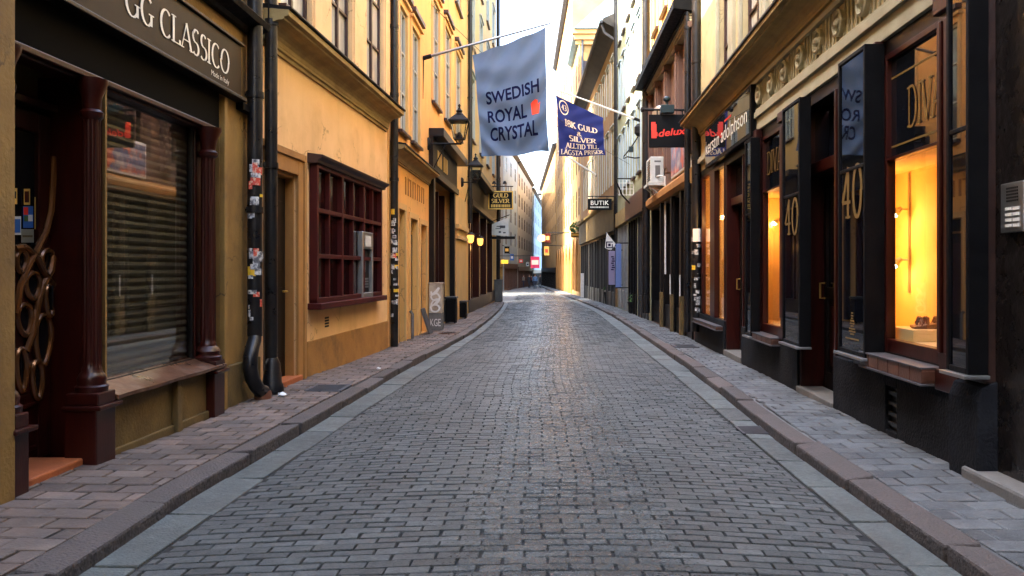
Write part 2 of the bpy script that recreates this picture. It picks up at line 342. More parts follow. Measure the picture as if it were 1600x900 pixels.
def window(W, root, s0, s1, z0, z1, depth=.16, cols=2, rows=3, fmat='window_brown', pmat='pane_sky', bar=.05, casing=None, sill=None, name='window', thin=.028):
    """A casement window set into a recess: frame with bars, a pane behind, optional casing and sill."""
    o0, o1 = -depth, -depth + .05; m = MB()
    m.box(W, s0, s0 + bar, z0, z1, o0, o1); m.box(W, s1 - bar, s1, z0, z1, o0, o1)
    m.box(W, s0 + bar, s1 - bar, z0, z0 + bar, o0, o1); m.box(W, s0 + bar, s1 - bar, z1 - bar, z1, o0, o1)
    for i in range(1, cols):
        c = s0 + (s1 - s0) * i / cols; m.box(W, c - thin, c + thin, z0 + bar, z1 - bar, o0, o1 + .004)
    for j in range(1, rows):
        c = z0 + (z1 - z0) * j / rows; m.box(W, s0 + bar, s1 - bar, c - thin * .6, c + thin * .6, o0, o1 - .006)
    f = m.build(name, fmat, root)
    MB().box(W, s0 + .01, s1 - .01, z0 + .01, z1 - .01, o0 - .012, o0 + .012).build('pane', pmat, f)
    if casing:
        c = MB(); t, mt = casing
        c.box(W, s0 - t, s0, z0, z1 + t, -.02, .035); c.box(W, s1, s1 + t, z0, z1 + t, -.02, .035); c.box(W, s0, s1, z1, z1 + t, -.02, .035)
        c.box(W, s0 - t - .03, s1 + t + .03, z1 + t, z1 + t + .06, -.02, .09)
        c.build('casing', mt, f, .006)
    if sill: MB().box(W, s0 - .08, s1 + .08, z0 - .06, z0, -depth, .09).build('sill', sill, f, .006)
    return f
def cornice(W, s0, s1, z0, z1, proj, steps=5):
    h = z1 - z0; prof = [(-.02, z0), (.03, z0), (.03, z0 + h * .12), (.055, z0 + h * .14), (.055, z0 + h * .22)]
    for i in range(7):
        a = i / 6 * math.pi / 2; prof.append((.06 + (proj * .78 - .06) * (1 - math.cos(a)), z0 + h * (.26 + .44 * math.sin(a))))
    prof += [(proj * .84, z0 + h * .72), (proj * .84, z0 + h * .78), (proj, z0 + h * .82), (proj, z1), (-.02, z1 + .03)]
    return MB().prism(W, prof, s0, s1)

# ------------------------------------------------------------------ lettering
def sans(text, sp=1.0, bold=0.0):
    cu = bpy.data.curves.new('lettering', 'FONT'); cu.body = text; cu.space_character = sp; cu.resolution_u = 4; cu.offset = bold
    o = bpy.data.objects.new('lettering', cu); COL.objects.link(o); dg = bpy.context.evaluated_depsgraph_get()
    me = bpy.data.meshes.new_from_object(o.evaluated_get(dg)); bpy.data.objects.remove(o); 
    vs = [(v.co.x, v.co.y) for v in me.vertices]; fs = [tuple(p.vertices) for p in me.polygons]
    bpy.data.meshes.remove(me); bpy.data.curves.remove(cu)
    return norm(vs, fs)
def norm(vs, fs):
    x0 = min(v[0] for v in vs); x1 = max(v[0] for v in vs); y0 = min(v[1] for v in vs); y1 = max(v[1] for v in vs)
    return [((x - x0) / (x1 - x0), (y - y0) / (y1 - y0)) for x, y in vs], fs
def arc(cx, cy, rx, ry, a, b, n=14):
    return [(cx + rx * math.cos(R(a + (b - a) * i / n)), cy + ry * math.sin(R(a + (b - a) * i / n))) for i in range(n + 1)]
def L_(*p): return list(p)
# each glyph: width, strokes (broad-nib polylines on a unit cap height), serif ticks (x, y)
GL = {
 'A': (.78, [L_((.04, 0), (.38, 1)), L_((.38, 1), (.74, 0)), L_((.17, .34), (.60, .34))], [(.04, 0), (.74, 0)]),
 'C': (.72, [arc(.40, .5, .34, .5, 48, 312, 20)], []),
 'D': (.78, [L_((.12, 0), (.12, 1)), [(.12, 1)] + arc(.34, .5, .38, .5, 90, -90, 16) + [(.12, 0)]], [(.12, 0), (.12, 1)]),
 'E': (.62, [L_((.12, 0), (.12, 1)), L_((.12, .98), (.56, .98), (.56, .84)), L_((.12, .52), (.44, .52)), L_((.12, .02), (.58, .02), (.58, .17))], [(.12, 0), (.12, 1)]),
 'G': (.80, [arc(.40, .5, .34, .5, 48, 318, 20), L_((.68, .06), (.68, .42))], [(.68, .42)]),
 'I': (.30, [L_((.15, 0), (.15, 1))], [(.15, 0), (.15, 1)]),
 'K': (.74, [L_((.12, 0), (.12, 1)), L_((.62, 1), (.14, .45)), L_((.26, .56), (.68, 0))], [(.12, 0), (.12, 1), (.66, 0), (.6, 1)]),
 'L': (.60, [L_((.12, 0), (.12, 1)), L_((.12, .02), (.56, .02), (.56, .18))], [(.12, 0), (.12, 1)]),
 'N': (.80, [L_((.12, 0), (.12, 1)), L_((.12, 1), (.68, 0)), L_((.68, 0), (.68, 1))], [(.12, 0), (.12, 1), (.68, 1)]),
 'O': (.82, [arc(.41, .5, .35, .5, 0, 360, 26)], []),
 'P': (.64, [L_((.12, 0), (.12, 1)), [(.12, 1)] + arc(.34, .75, .22, .25, 90, -90, 10) + [(.12, .5)]], [(.12, 0), (.12, 1)]),
 'R': (.72, [L_((.12, 0), (.12, 1)), [(.12, 1)] + arc(.34, .75, .22, .25, 90, -90, 10) + [(.12, .5)], L_((.32, .5), (.66, 0))], [(.12, 0), (.12, 1), (.67, 0)]),
 'S': (.56, [arc(.28, .75, .20, .25, 40, 270, 12) + arc(.28, .25, .22, .25, 90, -140, 12)], []),
 'T': (.68, [L_((.34, 0), (.34, 1)), L_((.04, .84), (.04, .98), (.64, .98), (.64, .84))], [(.34, 0)]),
 'U': (.78, [L_((.12, 1), (.12, .3)) + arc(.38, .3, .26, .3, 180, 360, 12) + [(.64, 1)]], [(.12, 1), (.64, 1)]),
 'V': (.76, [L_((.04, 1), (.40, 0)), L_((.40, 0), (.72, 1))], [(.05, 1), (.71, 1)]),
 '0': (.66, [arc(.33, .5, .26, .5, 0, 360, 24)], []),
 '1': (.38, [L_((.08, .8), (.2, 1)), L_((.2, 1), (.2, 0))], [(.2, 0)]),
 '3': (.56, [arc(.26, .76, .2, .24, 140, -90, 12) + arc(.26, .26, .24, .26, 90, -140, 12)], []),
 '4': (.62, [L_((.42, 0), (.42, 1)), L_((.42, 1), (.05, .32), (.58, .32))], [(.42, 0)]),
 '8': (.60, [arc(.30, .76, .2, .24, 0, 360, 18), arc(.30, .26, .24, .26, 0, 360, 18)], []),
 '&': (.82, [L_((.74, 0), (.2, .74)) + arc(.36, .8, .16, .2, 180, -20, 10) + [(.14, .36)] + arc(.32, .24, .24, .24, 150, 360, 12)], []),
 ' ': (.32, [], []),
}
GL['Ä'] = (.78, GL['A'][1] + [L_((.22, 1.12), (.26, 1.18)), L_((.50, 1.12), (.54, 1.18))], GL['A'][2])
def serif(text, thick=.15, thin=.055, gap=.05, outline=False):
    vs, fs = [], []; x = 0
    for ch in text:
        wd, strokes, ticks = GL[ch]
        for st in strokes:
            for (ax, ay), (bx, by) in zip(st, st[1:]):
                dx, dy = bx - ax, by - ay; ln = math.hypot(dx, dy) or 1e-6
                v = abs(dy) / ln; wdt = thin + (thick - thin) * v ** 1.3
                if ch in 'AVNU&' and dx * dy > 0: wdt = thin * 1.3
                px_, py_ = -dy / ln * wdt / 2, dx / ln * wdt / 2; ex, ey = dx / ln * .012, dy / ln * .012
                k = len(vs); vs += [(x + ax - ex + px_, ay - ey + py_), (x + bx + ex + px_, by + ey + py_), (x + bx + ex - px_, by + ey - py_), (x + ax - ex - px_, ay - ey - py_)]
                fs.append((k, k + 1, k + 2, k + 3))
        for tx, ty in ticks:
            k = len(vs); q = .045 if ty < .5 else -.045; wdh = thick * .5 + .09
            vs += [(x + tx - wdh, ty), (x + tx + wdh, ty), (x + tx + wdh, ty + q), (x + tx - wdh, ty + q)]; fs.append((k, k + 1, k + 2, k + 3))
        x += wd + gap
    return norm(vs, fs)
def letters(txt, fn, thick=.004, step=.00015):
    """Map unit lettering to 3D by fn(u, v, lift); each face is lifted a hair above the one before so none share a plane."""
    vs, fs = txt; m = MB()
    single = len(fs) and all(len(f) == 4 for f in fs)
    if single:
        for i, f in enumerate(fs): m.add([fn(*vs[j], thick + step * (i % 40)) for j in f], [(0, 1, 2, 3)])
    else: m.add([fn(u, v, thick) for u, v in vs], fs)
    return m
def on_wall(W, s0, s1, z0, z1, o):
    """Lettering on a facade, reading the right way for someone in the street (s0 < s1)."""
    a, b = (s1, s0) if W.right else (s0, s1)
    return lambda u, v, l: W.P(a + (b - a) * u, z0 + (z1 - z0) * v, o + l)
def on_plate(x0, x1, z0, z1, y):                 # a board across the street, facing the camera
    return lambda u, v, l: Vector((x0 + (x1 - x0) * u, y - l, z0 + (z1 - z0) * v))

# ------------------------------------------------------------------ ground, road, gutters, kerbs, pavements
def lerp_tab(tab):
    def f(y):
        if y <= tab[0][0]: return tab[0][1]
        for (a, p), (b, q) in zip(tab, tab[1:]):
            if y <= b:
                t = (y - a) / (b - a); return p + (q - p) * t
        return tab[-1][1]
    return f
LK = lerp_tab([(-5, -2.05), (3.5, -2.05), (4.64, -2.10), (5.7, -2.08), (7.5, -2.05), (10, -2.03), (12.6, -1.97), (15, -1.88), (17, -1.81), (19, -1.78), (26, -1.82), (32, -1.95), (37, -2.12), (41, -2.28), (43, -2.6)])
LG = lerp_tab([(-5, -1.84), (5, -1.84), (7.9, -1.80), (11.7, -1.70), (15, -1.64), (19, -1.57), (26, -1.62), (32, -1.76), (37, -1.92), (41, -2.05), (43, -2.4)])
RK = lerp_tab([(-5, 1.80), (4.5, 1.81), (6.6, 1.83), (9, 1.92), (12.1, 2.0), (15.1, 2.03), (20, 2.10), (26, 2.16), (31.6, 2.10), (38, 1.93), (47, 1.58), (60, 1.0), (88, 0.0), (130, -1.5), (180, -3.2)])
RG = lerp_tab([(-5, 1.56), (4.5, 1.60), (6.1, 1.62), (9, 1.66), (10.9, 1.69), (15.5, 1.71), (20, 1.76), (28, 1.80), (33, 1.76), (38, 1.60), (47, 1.25), (60, .7), (88, -.3), (130, -1.8), (180, -3.5)])
LW = lerp_tab([(-5, -3.03), (8.36, -3.03), (13.9, -2.8), (27.5, -2.78), (42, -2.75)])
RW = lerp_tab([(-5, 2.62), (5.2, 2.66), (15.4, 2.86), (22.5, 2.9), (33, 2.85), (53, 2.15), (62, 1.85), (90, .9), (140, -1.2)])
def camber(x, y):
    a, b = LG(y), RG(y); t = (x - (a + b) / 2) / max(.3, (b - a) / 2)
    dip = .012 * math.sin(y * .31 + x * .8) + .007 * math.sin(y * .83 - x * 1.7)
    return gz(y) + .055 * (1 - min(1, t * t)) + dip * (1 - min(1, t * t))
def pave(xl, xr, zf, y0, y1, ln, row, gap, ins, jit=.0025, near=16):
    m = MB(); y = y0; i = 0; ph = 0.0
    while y < y1:
        rw = row * random.uniform(.97, 1.03); wob = random.uniform(-.004, .004)
        a, b = xl(y + rw / 2) + .004, xr(y + rw / 2) - .004; ph += random.gauss(0, .03) * ln; x = -4.0 + ph + (ln * .5 if i % 2 else 0) + random.uniform(-.02, .02) * ln
        while x < b:
            l = ln; g1, g2 = random.uniform(-.004, .004), random.uniform(-.004, .004); p, q = max(x + g1, a) + gap / 2, min(x + l + g2, b) - gap / 2; x += l
            if q - p < .03: continue
            f, k = y + gap / 2, y + rw - gap / 2; dz = random.uniform(-jit, jit); tx, ty = random.uniform(-jit, jit), random.uniform(-jit, jit)
            def V(px, py, d, e): 
                return (px, py + wob * (1 if px > (a + b) / 2 else -1) , zf((p + q) / 2, y + rw / 2) + (zf(px, py) - zf((p + q) / 2, y + rw / 2)) + dz + tx * e + ty * d)
            t = min(ins, (q - p) / 3); lo = -.02
            o_ = [(p, f), (q, f), (q, k), (p, k)]; n_ = [(p + t, f + t), (q - t, f + t), (q - t, k - t), (p + t, k - t)]
            vs = []
            for (px, py) in o_: v = V(px, py, 0, 0); vs.append((v[0], v[1], v[2] - .022))
            if y < near:
                for (px, py) in o_: v = V(px, py, 0, 0); vs.append((v[0], v[1], v[2] - ins * .8))
            for n, (px, py) in enumerate(n_): vs.append(V(px, py, 1 if n > 1 else -1, 1 if n in (1, 2) else -1))
            fs = []
            for r_ in range(len(vs) // 4 - 1):
                for n in range(4): fs.append((r_ * 4 + n, r_ * 4 + (n + 1) % 4, r_ * 4 + 4 + (n + 1) % 4, r_ * 4 + 4 + n))
            e = len(vs) - 4; fs.append((e, e + 1, e + 2, e + 3)); m.add(vs, fs)
        y += rw; i += 1
    return m
def sheet(xl, xr, zf, y0, y1, n=60, nx=8):
    m = MB()
    for j in range(n):
        ya, yb = y0 + (y1 - y0) * j / n, y0 + (y1 - y0) * (j + 1) / n
        for i in range(nx):
            q = []
            for (yy, t) in ((ya, i / nx), (ya, (i + 1) / nx), (yb, (i + 1) / nx), (yb, i / nx)):
                x = xl(yy) + (xr(yy) - xl(yy)) * t; q.append((x, yy, zf(x, yy)))
            m.quad(*q)
    return m
def struct(name, mb, m, **kw): return tag(mb.build(name, m, None, **kw), kind='structure')

struct('ground', MB().add([(-700, -60, -.3), (700, -60, -.3), (700, 0, -.3), (-700, 0, -.3), (-700, 200, -2.4), (700, 200, -2.4), (700, 1500, -9), (-700, 1500, -9)],
                          [(0, 1, 2, 3), (3, 2, 5, 4), (4, 5, 6, 7)]), 'soil')
SETT = pave(lambda y: LG(y) if y < 42 else -2.5, RG, camber, 1.6, 66, .198, .081, .0125, .0034, .0018)
struct('road', SETT, 'road_sett')
struct('road_bed', sheet(lambda y: LK(y) + .0, RK, lambda x, y: camber(x, y) - .016, -6, 43, 70), 'road_joint')
struct('square', sheet(lambda y: -26 if y < 84 else -4.2 - (y - 84) * .01, RK, lambda x, y: camber(x, y) - .018, 43, 175, 50, 10), 'road_sett')
def band(xa, xb, z0, z1, y0, y1, ln, gap, drop=0.0, jit=.004):
    """A run of long stones laid end to end between two edge lines."""
    m = MB(); y = y0
    while y < y1:
        l = ln * random.uniform(.78, 1.25); a, b = y + gap / 2, min(y1, y + l) - gap / 2; d = random.uniform(-jit, jit); d2 = random.uniform(-jit, jit); sx = random.uniform(-jit, jit) * .8
        n = 3; ring = []
        for i in range(n + 1):
            yy = a + (b - a) * i / n; xo, xi = xa(yy) + sx, xb(yy) + sx
            ring.append([(xo, yy, gz(yy) + z0), (xi, yy, gz(yy) + z0), (xi, yy, gz(yy) + z1 + d2), (xo, yy, gz(yy) + z1 + d + drop)])
        vs = [p for r_ in ring for p in r_]; fs = [(0, 1, 2, 3), tuple(n * 4 + k for k in (3, 2, 1, 0))]
        for i in range(n):
            for k in range(4): fs.append((i * 4 + k, i * 4 + (k + 1) % 4, i * 4 + 4 + (k + 1) % 4, i * 4 + 4 + k))
        m.add(vs, fs); y += l
    return m
KH = .085
struct('gutter', band(lambda y: LK(y) + .006, lambda y: LG(y) - .006, -.05, .006, 1.5, 42.5, .72, .022, jit=.006), 'gutter_stone', bevel=.006)
struct('gutter', band(lambda y: RG(y) + .006, lambda y: RK(y) - .006, -.05, .006, 1.5, 60, .72, .022, jit=.006), 'gutter_stone', bevel=.006)
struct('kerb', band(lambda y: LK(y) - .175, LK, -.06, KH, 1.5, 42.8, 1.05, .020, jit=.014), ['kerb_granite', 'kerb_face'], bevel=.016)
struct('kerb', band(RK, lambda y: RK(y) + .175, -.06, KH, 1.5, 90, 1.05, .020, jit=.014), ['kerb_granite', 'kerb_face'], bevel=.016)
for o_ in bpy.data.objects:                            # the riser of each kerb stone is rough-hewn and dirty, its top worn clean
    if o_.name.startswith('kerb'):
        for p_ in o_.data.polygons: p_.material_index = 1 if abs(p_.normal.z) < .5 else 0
pz = lambda x, y: gz(y) + KH + .006 * math.sin(y * 1.1 + x * 3) + .004 * math.sin(y * 2.7)
struct('pavement', pave(lambda y: LW(y) - .02, lambda y: LK(y) - .18, pz, 1.6, 43, .25, .165, .018, .006, .002, 14), 'pavement_brick')
struct('pavement', pave(lambda y: RK(y) + .18, lambda y: RW(y) + .02, pz, 1.6, 60, .25, .165, .018, .006, .002, 14), 'pavement_slab')
struct('pavement_bed', sheet(lambda y: LW(y) - .25, lambda y: LK(y) - .05, lambda x, y: gz(y) + KH - .016, -6, 43, 40, 3), 'pavement_joint')
struct('pavement_bed', sheet(lambda y: RK(y) + .05, lambda y: RW(y) + .3, lambda x, y: gz(y) + KH - .016, -6, 140, 60, 3), 'pavement_slab')

# ================================================================== LEFT SIDE
# ---- mustard building with the dark red shopfront
W1 = Wall(-3.03, -4, -3.03, 8.34); y1 = lambda y: y + 4.0
b1 = thing('building', 'mustard building with dark red column shopfront and rolled-down shutter, nearest on the left', 'building', (-3.03, 5, gz(5)))
facade(W1, 0, y1(8.34), -.2, 12, [(y1(4.42), y1(5.47), -.1, 2.95, .42), (y1(5.49), y1(7.36), .40, 2.95, .22), (y1(6.7), y1(7.7), 4.3, 6.4, .14), (y1(4.4), y1(5.4), 4.3, 6.4, .14)]).build('wall', 'mustard', b1)
for a in (4.4, 6.7): window(W1, b1, y1(a) + .01, y1(a + 1) - .01, 4.31, 6.39, .12, pmat='pane_curtain_reflect', casing=(.09, 'mustard'))
# cornice and fascia
MB().prism(W1, [(-.02, 3.66), (.05, 3.66), (.07, 3.70), (.17, 3.74), (.19, 3.80), (-.02, 3.86)], 0, y1(8.2)).build('cornice', 'black_paint', b1, .006)
fb = MB().box(W1, 0, y1(7.74), 2.96, 3.46, .0, .06).build('sign_board', 'sign_brown', b1, .008)
MB().box(W1, 0, y1(7.76), 2.925, 2.957, -.02, .11).box(W1, 0, y1(7.76), 3.463, 3.49, -.02, .085).build('sign_moulding', 'wood_dark', fb, .006)
letters(serif('GG CLASSICO', .14, .045, .05), on_wall(W1, y1(5.60), y1(7.43), 3.10, 3.325, .060)).build('lettering', 'letter_white', fb)
letters(sans('Made in Italy'), on_wall(W1, y1(7.04), y1(7.43), 3.005, 3.065, .060)).build('small_lettering', 'letter_white', fb)
# recess lining: lintel, jambs, backing
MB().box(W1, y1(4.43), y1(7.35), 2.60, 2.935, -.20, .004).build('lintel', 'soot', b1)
m = MB(); m.box(W1, y1(4.43), y1(7.35), 2.54, 2.56, -.16, -.02); m.box(W1, y1(4.43), y1(7.35), 2.56, 2.60, -.16, .02)
m.box(W1, y1(5.40), y1(5.485), -.05, 2.6, -.42, -.02); m.box(W1, y1(5.485), y1(5.53), .5, 2.6, -.20, -.02); m.box(W1, y1(7.02), y1(7.35), .42, 2.6, -.20, -.07)
m.box(W1, y1(4.425), y1(4.47), -.05, 2.6, -.42, -.02); m.box(W1, y1(7.20), y1(7.26), .42, 2.6, -.07, -.03); m.box(W1, y1(7.31), y1(7.35), .42, 2.6, -.07, -.03)
m.build('shopfront_frame', 'wood_red', b1, .006)
MB().box(W1, y1(4.47), y1(5.40), 2.36, 2.41, -.40, -.28).build('transom_bar', 'wood_red', b1, .006)
# shutter behind the shop window, and the pane
prof = []
z = .50
while z < 2.58:
    prof += [(-.150, z), (-.134, z + .014), (-.126, z + .030), (-.132, z + .048), (-.150, z + .056)]; z += .062
prof += [(-.20, z), (-.20, .50)]
sw = MB().box(W1, y1(5.53), y1(7.02), .50, .53, -.13, -.07).box(W1, y1(5.53), y1(5.56), .53, 2.56, -.13, -.08).box(W1, y1(6.985), y1(7.02), .53, 2.56, -.13, -.08).build('shop_window', 'wood_dark', b1, .004)
MB().prism(W1, prof, y1(5.535), y1(7.015)).build('roller_shutter', 'shutter', sw)
MB().box(W1, y1(5.555), y1(6.99), .53, 2.56, -.105, -.099).build('pane', 'glass_show', sw)
# stall riser, sill
m = MB(); m.box(W1, y1(5.35), y1(7.36), -.05, .41, -.15, .035)
for a, b in ((5.40, 5.44), (6.36, 6.45), (7.12, 7.22)): m.box(W1, y1(a), y1(b), -.05, .42, .03, .085)
m.box(W1, y1(5.4), y1(7.3), -.05, .07, .03, .06)
m.build('stall_riser', 'mustard_dark', b1, .008)
n = 14; mm = MB()
for i in range(n):
    a, b = 5.40 + 1.82 * i / n, 5.40 + 1.82 * (i + 1) / n
    for q in ((a, b),):
        fa, fb_ = (.03 * math.sin(i * 1.1) * .25, .03 * math.sin((i + 1) * 1.1) * .25)
        mm.hexa([W1.P(y1(a), .43 + fa * .3, .125), W1.P(y1(b), .43 + fb_ * .3, .125), W1.P(y1(b), .51, -.135), W1.P(y1(a), .51, -.135),
                 W1.P(y1(a), .455 + fa * .3, .13), W1.P(y1(b), .455 + fb_ * .3, .13), W1.P(y1(b), .545, -.135), W1.P(y1(a), .545, -.135)])
mm.build('sill', 'sill_metal', b1)
def half_column(yc, off, ztop, zb, r, pb=None):
    c = W1.P(y1(yc), 0, off)
    m = MB().lathe((c.x, c.y, 0), [(r * 1.75, zb), (r * 1.8, zb + .035), (r * 1.55, zb + .045), (r * 1.5, zb + .06), (r * 1.6, zb + .085), (r * 1.35, zb + .115), (r * 1.12, zb + .13), (r * 1.1, zb + .15),
         (r, zb + .16), (r, zb + .20, 1), (r * .97, ztop * .6, 1), (r * .90, ztop - .30, 1), (r * .9, ztop - .27), (r * 1.25, ztop - .25), (r * 1.3, ztop - .22), (r * .95, ztop - .20), (r * 1.1, ztop - .12), (r * 1.7, ztop - .03), (r * 1.75, ztop)], 72, .2, 10)
    col = m.build('column', 'wood_red', b1, smooth=True)
    p = MB()
    s0, s1, o0, o1 = pb
    p.box(W1, y1(s0), y1(s1), -.05, zb - .11, o0, o1); p.box(W1, y1(s0) - .02, y1(s1) + .03, zb - .11, zb - .08, o0 - .01, o1 + .035); p.box(W1, y1(s0) + .01, y1(s1) - .01, zb - .08, zb - .001, o0, o1 + .005)
    p.build('pedestal', 'wood_red', col, .008)
half_column(5.29, .01, 2.56, .50, .056, (5.17, 5.40, -.10, .11))
half_column(7.10, .01, 2.56, .50, .064, (7.0, 7.22, -.05, .11))
half_column(4.47, -.03, 2.56, .50, .058, (4.40, 4.54, -.10, .085))
m = MB().box(W1, 0, y1(4.40), -.2, 2.9, -.01, .10).box(W1, y1(7.37), y1(7.44), -.05, 2.9, -.01, .05).build('pilaster', 'mustard', b1, .01)
MB().box(W1, y1(7.44), y1(8.33), -.1, .40, -.02, .035).build('plinth', 'mustard_dark', b1, .01)
MB().box(W1, y1(7.76), y1(8.2), 2.86, 2.93, -.01, .07).build('ledge', 'black_paint', b1, .006)
# carved door
dw = lambda a, z, o: W1.P(y1(4.48 + a * .91), .06 + z * 2.27, -.335 + o)
m = MB(); m.box(W1, y1(4.48), y1(4.60), .06, 2.33, -.38, -.325); m.box(W1, y1(5.27), y1(5.39), .06, 2.33, -.38, -.325)
m.box(W1, y1(4.6), y1(5.27), .06, .50, -.38, -.33); m.box(W1, y1(4.6), y1(5.27), 2.2, 2.33, -.38, -.325); m.box(W1, y1(4.64), y1(5.23), .13, .16, -.33, -.315); m.box(W1, y1(4.64), y1(5.23), .41, .44, -.33, -.315)
door = m.build('door', 'wood_red', b1, .008)
MB().box(W1, y1(4.6), y1(5.27), .5, 2.2, -.362, -.356).build('pane', 'pane_dark', door)
def D(px, py, l=0.0):                                # a point on the door leaf, read off at its real depth
    o = -.325 + l; return W1.P(W1.u(px, o), W1.z(px, py, o), o)
sd_ = MB(); ua, ub = W1.u(14, -.33), W1.u(96, -.33)
sd_.box(W1, y1(4.6), y1(5.27), .50, 1.40, -.352, -.328); sd_.build('carved_panel', 'wood_red', door, .006)
m = MB(); gl_ = MB()
for k, (cx_, cy_, hw, hh, tl) in enumerate(((74, 410, 9, 19, .15), (33, 409, 8, 17, -.3), (51, 447, 11, 21, .25), (78, 470, 7, 25, .1), (38, 500, 11, 24, .2), (67, 532, 12, 40, -.1), (33, 578, 8, 33, .1), (58, 594, 8, 30, .12))):
    ring = []
    for i in range(25):
        a = 2 * math.pi * i / 24; x = hw * math.cos(a) * (1 - .25 * math.sin(a)); y = hh * math.sin(a); ring.append(D(cx_ + x * math.cos(tl) + y * math.sin(tl) * .3, cy_ + y * math.cos(tl) - x * math.sin(tl), .006))
    m.tube(ring, .019, 8, False)
    gl_.add([p + Vector((.0015 - .006, 0, 0)) for p in ring[:24]], [tuple(range(24))])
for pts in ([(84, 245), (83, 285), (80, 330), (72, 362), (55, 395), (42, 420), (31, 448), (24, 490)], [(22, 388), (38, 386), (55, 398), (68, 425), (86, 447)], [(84, 400), (80, 425), (66, 448), (58, 480), (52, 520), (40, 550)]):
    m.tube([D(*p, .012) for p in pts], .023, 8)
m.build('carved_tracery', 'carved_wood_lit', door, smooth=True)
gl_.build('leaf_glass', 'pane_dark', door)
MB().tube([dw(.95, .50, .02), dw(.95, .50, .05), dw(.95, .43, .05), dw(.95, .43, .02)], .007, 8).build('handle', 'black_metal', door, smooth=True)
MB().box(W1, y1(4.45), y1(5.20), -.04, .085, -.42, .02).build('doorstep', 'terracotta', b1, .012)
# payment stickers on the door glass
def door_sticker(p0, p1, q0, q1, m_, draw):
    def q(u0, u1, v0, v1, l): return [D(p0 + (p1 - p0) * a, q1 + (q0 - q1) * b, -.024 + l) for a, b in ((u0, v0), (u1, v0), (u1, v1), (u0, v1))]
    st = MB().quad(*q(0, 1, 0, 1, 0)).build('sticker', m_, door)
    for k, (u0, u1, v0, v1, mm_) in enumerate(draw): MB().quad(*q(u0, u1, v0, v1, .001 * (k + 1))).build('print', mm_, st)
door_sticker(19, 27, 294, 319, 'gold_flat', [(.2, .8, .35, .8, 'sign_black')])
door_sticker(37, 47, 295, 320, 'gold_flat', [(.15, .85, .15, .85, 'maroon')])
door_sticker(54, 70, 308, 358, 'gold_flat', [(.12, .88, .42, .92, 'sign_black'), (.25, .75, .5, .85, 'gold_flat'), (.4, .6, .13, .28, 'sign_black')])
door_sticker(20, 33, 338, 367, 'paper_white', [(.08, .92, .12, .85, 'sticker_blue')])
door_sticker(36, 52, 322, 356, 'sticker_blue', [(.05, .5, .6, .95, 'letter_red'), (.5, .95, .3, .6, 'paper_white'), (.1, .5, .3, .55, 'leaf_green')])
door_sticker(33, 53, 358, 379, 'shutter', [(.1, .9, .4, .55, 'mustard_dark')])

# ---- drainpipes
def patch(mb, c, r, z0, z1, a, wd):
    m_ = mb; n = 4; vs = []
    for z in (z0, z1):
        for i in range(n + 1): t = a - wd / 2 + wd * i / n; vs.append((c[0] + r * math.cos(t), c[1] + r * math.sin(t), z))
    return m_.add(vs, [(i, i + 1, n + 2 + i, n + 1 + i) for i in range(n)])
def stickers(pipe, c, r, zs, n, wd=(.5, 1.2), cols=('sticker_white',) * 8 + ('sticker_yellow', 'sticker_red')):
    for k in range(n):
        z = random.uniform(*zs); h = random.uniform(.03, .10); a = math.atan2(-c[1], -c[0]) + random.uniform(-.9, .9); q = random.uniform(*wd)
        patch(MB(), c, r + .0012 + .0002 * k, z, z + h, a, q).build('sticker', random.choice(cols), pipe)
def drainpipe(label, c, r, z1, z0, foot=None, clips=(), loc=None):
    t = thing('drainpipe', label, 'drainpipe', (c[0], c[1], z0))
    MB().tube([(c[0], c[1], z1), (c[0], c[1], z0)], r, 18).build('pipe', 'pipe_black', t, smooth=True)
    for z in clips:
        cl = MB().tube([(c[0], c[1], z - .03), (c[0], c[1], z + .03)], r + .012, 18)
        cl.bx(min(c[0], c[0] + (-.2 if c[0] < 0 else .2)), max(c[0], c[0] + (-.2 if c[0] < 0 else .2)), c[1] - .012, c[1] + .012, z - .012, z + .012); cl.build('bracket', 'pipe_black', t, smooth=True)
    if foot: foot(t)
    return t
def swan(t):
    MB().tube([(-2.935, 8.0, .66), (-2.93, 7.97, .60), (-2.925, 7.90, .54), (-2.92, 7.84, .45), (-2.915, 7.82, .34), (-2.905, 7.84, .24), (-2.89, 7.90, .16), (-2.875, 7.97, .10), (-2.86, 8.05, .08)],
              [.064, .066, .068, .07, .07, .07, .068, .066, .062], 16).build('shoe', 'pipe_black', t, smooth=True)
    MB().lathe((-2.87, 8.04, gz(8) + .07), [(.085, 0), (.085, .07), (.075, .10)], 16).build('drain_socket', 'sill_tile', t, smooth=True)
dp = drainpipe('black drainpipe plastered with stickers and ending in a swan-neck shoe', (-2.935, 8.0), .074, 8.5, .64, swan, (1.9, 3.05, 4.3))
stickers(dp, (-2.935, 8.0), .074, (1.0, 2.35), 24, (.5, 1.3)); stickers(dp, (-2.935, 8.0), .074, (.7, 1.0), 4, (.3, .6))
def boot(t):
    MB().lathe((-2.90, 8.40, .02), [(.12, 0), (.12, .05), (.10, .10), (.08, .30), (.055, .36)], 14).build('shoe', 'pipe_black', t, smooth=True)
drainpipe('plain black drainpipe between the sticker-covered pipe and the orange doorway', (-2.92, 8.42), .066, 8.5, .3, boot, (2.4, 3.9))
dp = drainpipe('black drainpipe with graffiti stickers at the far end of the maroon window wall', (-2.72, 14.12), .068, 12, -.05, None, (1.0, 2.9, 4.4, 5.6))
stickers(dp, (-2.72, 14.12), .068, (.45, 2.3), 26, (.5, 1.5))
drainpipe('slim black drainpipe behind the street lantern on the left', (-2.68, 27.4), .075, 16, 2.9, None, (4.5, 7.2, 10))

